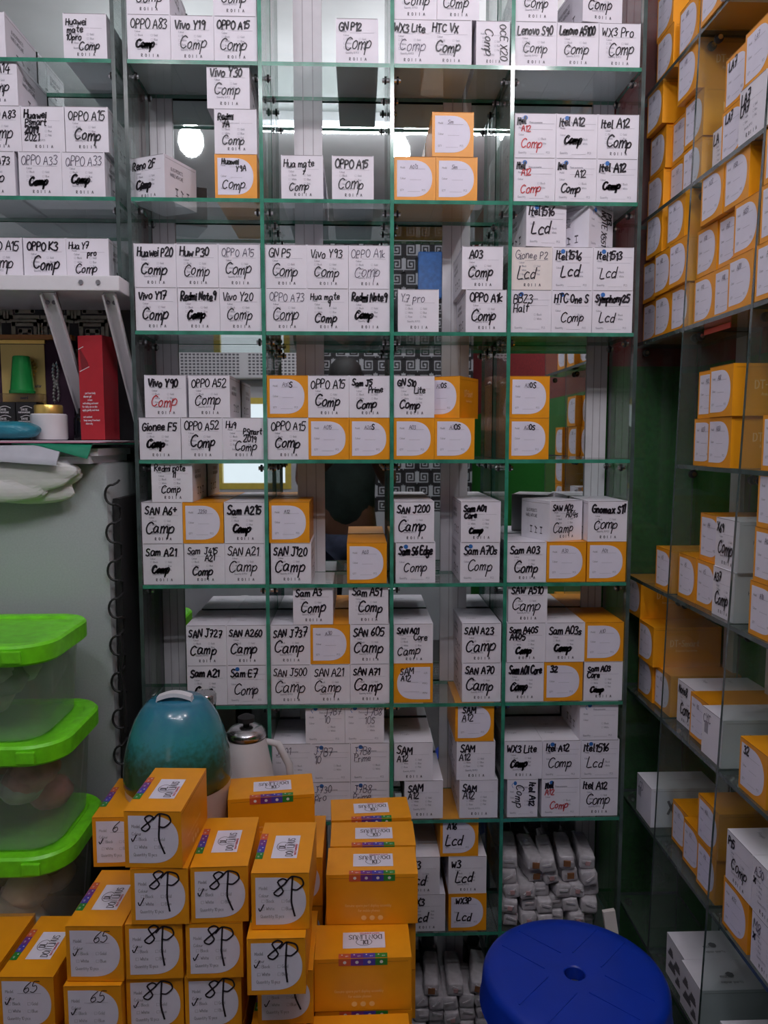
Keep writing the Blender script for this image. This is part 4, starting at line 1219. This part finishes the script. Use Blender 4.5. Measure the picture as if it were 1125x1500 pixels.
for k in range(15):
    a = -PI * .35 + PI * 1.7 * k / 14 - PI * .0
    for rr_ in (.0175, .0215):
        x, z = c[0] + rr_ * math.sin(a), c[2] - .001 - rr_ * math.cos(a) * -1
        b.lathe([(.0005, -.0035), (.0026, 0), (.0005, .0035)], (x, c[1], z), 6, 1)
b.build('emblem', ['label', 'gold', 'grey_ink'], gp)
b = MB()
for i, (s, w) in enumerate((('Best Distributor', .046), ('of the year', .024), ('award', .016))): text(b, s, -.012, .112 - i * .0125, .0062, .0012, (0, -.0099, 0), FU, FV, 0, maxw=w)
b.build('lettering', ['dark_ink'], gp)
for x in (-.066, .064):
    b = MB()
    for k in range(11):
        z = .085 + k * .0075
        for s in (-1, 1): b.lathe([(.0006, -.006), (.0042, 0), (.0006, .006)], (x + s * .0042 * (1 + .3 * math.sin(k)), -.0095, z + s * .002), 6)
    b.build('laurel', ['silver'], o)

# ------------------------------------------------------------ blue stool
o = empty('plastic_stool', (.377, 1.243, 0), 'round blue plastic stool with a centre hole at the bottom of the photo', 'stool')
b = MB()
prof = [(.017, .425), (.0175, .4475), (.0195, .4495), (.060, .4515), (.130, .4520), (.148, .4505), (.156, .446), (.160, .438), (.163, .395), (.165, .392), (.163, .389), (.158, .392), (.153, .436), (.022, .440), (.022, .425), (.017, .425)]
b.lathe(prof, n=72)
st = b.build('seat', ['stool'], o, smooth=35)
b = MB()
for k in range(4):
    a = PI / 4 + k * PI / 2
    for d in (-.028, .028):
        b.box((.088 * math.cos(a) - d * math.sin(a), .088 * math.sin(a) + d * math.cos(a), .4521), (.090, .0022, .0012), 0, Matrix.Rotation(a, 3, 'Z'))
b.build('seat_rib', ['stool'], o)
for k in range(4):
    a = k * PI / 2 + .35; b = MB()
    ca, sa = math.cos(a), math.sin(a)
    for za, ra, zb_, rb in ((.40, .140, .0, .172),):
        q = []
        for z, r0, w in ((0, rb, .026), (.40, ra, .040)):
            for dr in (-.010, .010):
                for dt in (-w, w): q.append(((r0 + dr) * ca - dt * sa, (r0 + dr) * sa + dt * ca, z))
        b.hexa(q, [0] * 6)
    b.build('leg', ['stool'], o, bevel=.003)

# ------------------------------------------------------------ wrapped parts on the low shelves
def pouch_mesh(seed, core):
    rnd = random.Random(seed); b = MB()
    w, d, h = .0165, .055, .0145
    secs = []
    for i, y in enumerate((-d, -d * .96, -d * .5, 0, d * .5, d)):
        s = (.82, 1, 1.06, .98, 1.05, .9)[i]
        P = [(x * s * (1 + rnd.uniform(-.10, .10)), z * s * (1 + rnd.uniform(-.10, .10))) for x, z in rrect(w, h, .006, 3)]
        secs.append((P, y))
    n0 = len(b.v); k = len(secs[0][0])
    for P, y in secs: b.v += [(x, y, z + h * 1.02) for x, z in P]
    for i in range(5):
        for j in range(k): b.f.append((n0 + i * k + j, n0 + (i + 1) * k + j, n0 + (i + 1) * k + (j + 1) % k, n0 + i * k + (j + 1) % k)); b.mi.append(0)
    b.f.append(tuple(n0 + j for j in range(k))); b.mi.append(0)
    b.f.append(tuple(n0 + 5 * k + j for j in reversed(range(k)))); b.mi.append(0)
    # gathered wrap at the end
    b.box((rnd.uniform(-.004, .004), -d - .001, h * rnd.uniform(.6, 1.5)), (.020, .003, .004), 0, Matrix.Rotation(rnd.uniform(-.8, .8), 3, 'Y'))
    return b.mesh('wrapped_part', ['pouch'], smooth=50)
PM = [pouch_mesh(s, s % 3) for s in range(6)]
def core_mesh(big):
    b = MB(); a = .0075 if big else .005
    b.box((0, -.0572, .0148), (a * 2, .003, a * 1.7)); return b.mesh('end_core', ['core' if big else 'core_pink'])
CMs = [core_mesh(True), core_mesh(False)]
R3 = random.Random(21)
def heap(bay, k, nx, rows_, x0, x1, where, dark=0):
    for r in range(rows_):
        n = nx - (1 if r > 2 and r % 2 else 0) - (1 if r == rows_ - 1 else 0)
        for i in range(n):
            x = x0 + (x1 - x0) * (i + .5) / n + R3.uniform(-.002, .002)
            o = link('wrapped_part', R3.choice(PM), None, (x, 1.6175 + R3.uniform(-.006, .016), ZK[k] + .0012 + r * .0312), R3.uniform(-.14, .14))
            o.rotation_euler[1] = R3.uniform(-.16, .16)
            q = R3.random()
            c = 0
            if r >= 3 and i in (1, 3) : link('end_core', CMs[0], o); c = 1
            elif q < .35: link('end_core', CMs[1], o); c = 2
            lo = ('%s row from bottom' % ORD[r])
            tag(o, 'milky %s packet, %s from left in %s, %s' % (['plain', 'brown-cored', 'rosy-cored'][c], ORD[i], lo, where), 'wrapped part', 'wrapped parts ' + where)
heap(3, 7, 6, 5, VX[3] + .012, VX[4] - .040, 'heap under fourth bay')
heap(2, 8, 6, 4, VX[2] + .010, VX[3] - .010, 'bottom third bay')
b = MB()
T, B = Vector((.536, 1.5365, .372)), Vector((.592, 1.512, .004)); ax = (B - T).normalized(); nx = Vector((-ax.z, 0, ax.x)) * .013; ny = Vector((0, .005, 0))
b.hexa([p + nx * s + ny * t for p in (B, T) for t in (-1, 1) for s in (-1, 1)], [0] * 6)
tag(b.build('slim_box', ['cream'], None), 'slim pale box leaning against the cabinet foot, right of the wrapped parts', 'box')

# hanging tag in the right cabinet
b = MB(); b.box((0, 0, 0), (.002, .10, .010)); 
tag(b.build('plastic_tag', ['orange_mark'], None, (XF + .03, 1.355, ZR[2] - .0130), bevel=.0006), 'small red strip stuck under a shelf of the right cabinet', 'tag')

# ------------------------------------------------------------ things seen only in the mirror
o = empty('air_conditioner', (-.70, Y0 + .0005, 1.89), 'white grilled air conditioner on the front wall, seen in the mirror', 'air conditioner')
b = MB(); b.box((0, .07, 0), (.95, .14, .22)); b.build('casing', ['white_metal'], o, bevel=.006)
b = MB()
for i in range(34):
    for j in range(9):
        x = -.43 + i * .0255
        if 14 < i < 17: continue
        b.box((x, .1412, -.085 + j * .0205), (.016, .0012, .011))
g = b.build('grille', ['ac_grille'], o)
b = MB(); b.box((0, .02, 0), (.16, .04, .30)); 
tag(b.build('hanging_pack', ['blue_pack'], None, (.48, Y0 + .0015, 2.46), bevel=.008), 'blue plastic pack hanging on the front wall, seen in the mirror', 'pack')

# the person taking the photo, standing behind the camera, seen in the mirror
def skinned(name, V, E, m, parent=None, sub=2, root=0, loc=(0, 0, 0)):
    me = bpy.data.meshes.new(name); me.from_pydata([v[0] for v in V], E, []); me.materials.append(M[m])
    o = link(name, me, parent, loc)
    sk = o.modifiers.new('skin', 'SKIN'); sk.use_smooth_shade = True
    d = me.skin_vertices[0].data
    for i, v in enumerate(V):
        r = v[1]; d[i].radius = r if isinstance(r, tuple) else (r, r); d[i].use_root = (i == root)
    s = o.modifiers.new('sub', 'SUBSURF'); s.levels = sub; s.render_levels = sub
    return o
PX, PYY = -.06, -.36
V = [((0, 0, .93), (.15, .10)), ((0, 0, 1.12), (.135, .095)), ((0, .0, 1.32), (.155, .10)), ((0, 0, 1.43), (.10, .075)), ((0, .01, 1.50), .052), ((0, .025, 1.56), (.062, .068)), ((0, .03, 1.64), (.078, .092)), ((0, .02, 1.715), (.066, .076)),
     ((.09, 0, .88), .088), ((.10, .01, .50), .058), ((.10, -.01, .10), .040), ((.10, .10, .04), .036),
     ((-.09, 0, .88), .088), ((-.10, .01, .50), .058), ((-.10, -.01, .10), .040), ((-.10, .10, .04), .036),
     ((.175, 0, 1.40), .055), ((.215, .03, 1.16), .042), ((.135, .225, 1.30), .028), ((.105, .275, 1.345), (.030, .018)),
     ((-.175, 0, 1.40), .055), ((-.215, .03, 1.16), .042), ((-.06, .225, 1.30), .028), ((.010, .275, 1.345), (.030, .018))]
E = [(0, 1), (1, 2), (2, 3), (3, 4), (4, 5), (5, 6), (6, 7), (0, 8), (8, 9), (9, 10), (10, 11), (0, 12), (12, 13), (13, 14), (14, 15), (3, 16), (16, 17), (17, 18), (18, 19), (3, 20), (20, 21), (21, 22), (22, 23)]
for s, wi, dx in ((1, 19, 1), (-1, 23, -1)):
    bx = V[wi][0]
    for f_, L in enumerate((.030, .034, .032, .026)):
        i0 = len(V); z = bx[2] + .024 - f_ * .016
        V.append(((bx[0], bx[1] + .018, z), .0085)); V.append(((bx[0] - dx * .010, bx[1] + .048, z + .004), .0078)); V.append(((bx[0] - dx * (.012 + L * .6), bx[1] + .058, z + .006), .0068))
        E += [(wi, i0), (i0, i0 + 1), (i0 + 1, i0 + 2)]
    i0 = len(V)
    V.append(((bx[0] - dx * .022, bx[1] - .002, bx[2] + .018), .010)); V.append(((bx[0] - dx * .040, bx[1] + .02, bx[2] + .030), .0085)); E += [(wi, i0), (i0, i0 + 1)]
person = empty('person', (PX, PYY, 0), 'person in dark green shirt holding up a phone, seen in the mirror', 'person')
skinned('body', V, E, 'skin', person)
V2 = [((0, 0, .90), (.165, .118)), ((0, 0, 1.12), (.152, .112)), ((0, .0, 1.32), (.170, .115)), ((0, 0, 1.42), (.115, .088)), ((0, .004, 1.462), .066),
      ((.175, 0, 1.40), .070), ((.205, .02, 1.24), .062), ((-.175, 0, 1.40), .070), ((-.205, .02, 1.24), .062)]
skinned('shirt', V2, [(0, 1), (1, 2), (2, 3), (3, 4), (3, 5), (5, 6), (3, 7), (7, 8)], 'shirt', person)
V3 = [((0, 0, .95), (.158, .112)), ((.09, 0, .86), .100), ((.10, .01, .50), .072), ((.10, -.01, .09), .056), ((-.09, 0, .86), .100), ((-.10, .01, .50), .072), ((-.10, -.01, .09), .056)]
skinned('trousers', V3, [(0, 1), (1, 2), (2, 3), (0, 4), (4, 5), (5, 6)], 'jeans', person)
b = MB(); b.lathe([(.001, .092), (.045, .082), (.075, .05), (.084, .01), (.080, -.03)], (0, 0, 0), 24)
h = b.build('hair', ['hair'], person, (0, .012, 1.69), smooth=60)
for s in (-1, 1):
    b = MB(); b.lathe([(.0005, -.011), (.011, 0), (.0005, .011)], (0, 0, 0), 10); e = b.build('eye', ['eye_white'], person, (s * .031, .108, 1.648), smooth=60)
    b = MB(); b.lathe([(.0005, -.005), (.005, 0), (.0005, .005)], (0, .0085, 0), 10); b.build('pupil', ['black'], e, smooth=60)
    b = MB(); b.lathe([(.001, -.028), (.010, -.018), (.014, .008), (.008, .026), (.001, .03)], (0, 0, 0), 10); b.build('ear', ['skin'], person, (s * .078, .02, 1.635), smooth=60)
b = MB(); b.tube([(0, .108, 1.652), (0, .122, 1.625), (0, .126, 1.61), (0, .110, 1.600)], [.007, .011, .014, .010], 10); b.build('nose', ['skin'], person, smooth=60)
b = MB(); b.tube([(-.022, .098, 1.575), (0, .108, 1.578), (.022, .098, 1.575)], [.003, .007, .003], 8); b.build('mouth', ['red_dark'], person, smooth=60)
b = MB(); b.box((0, 0, 0), (.074, .008, .155)); ph = b.build('phone', ['black'], None, (0.0, -.020, 1.345), bevel=.003)
tag(ph, 'black phone held up by the person, seen in the mirror', 'phone')
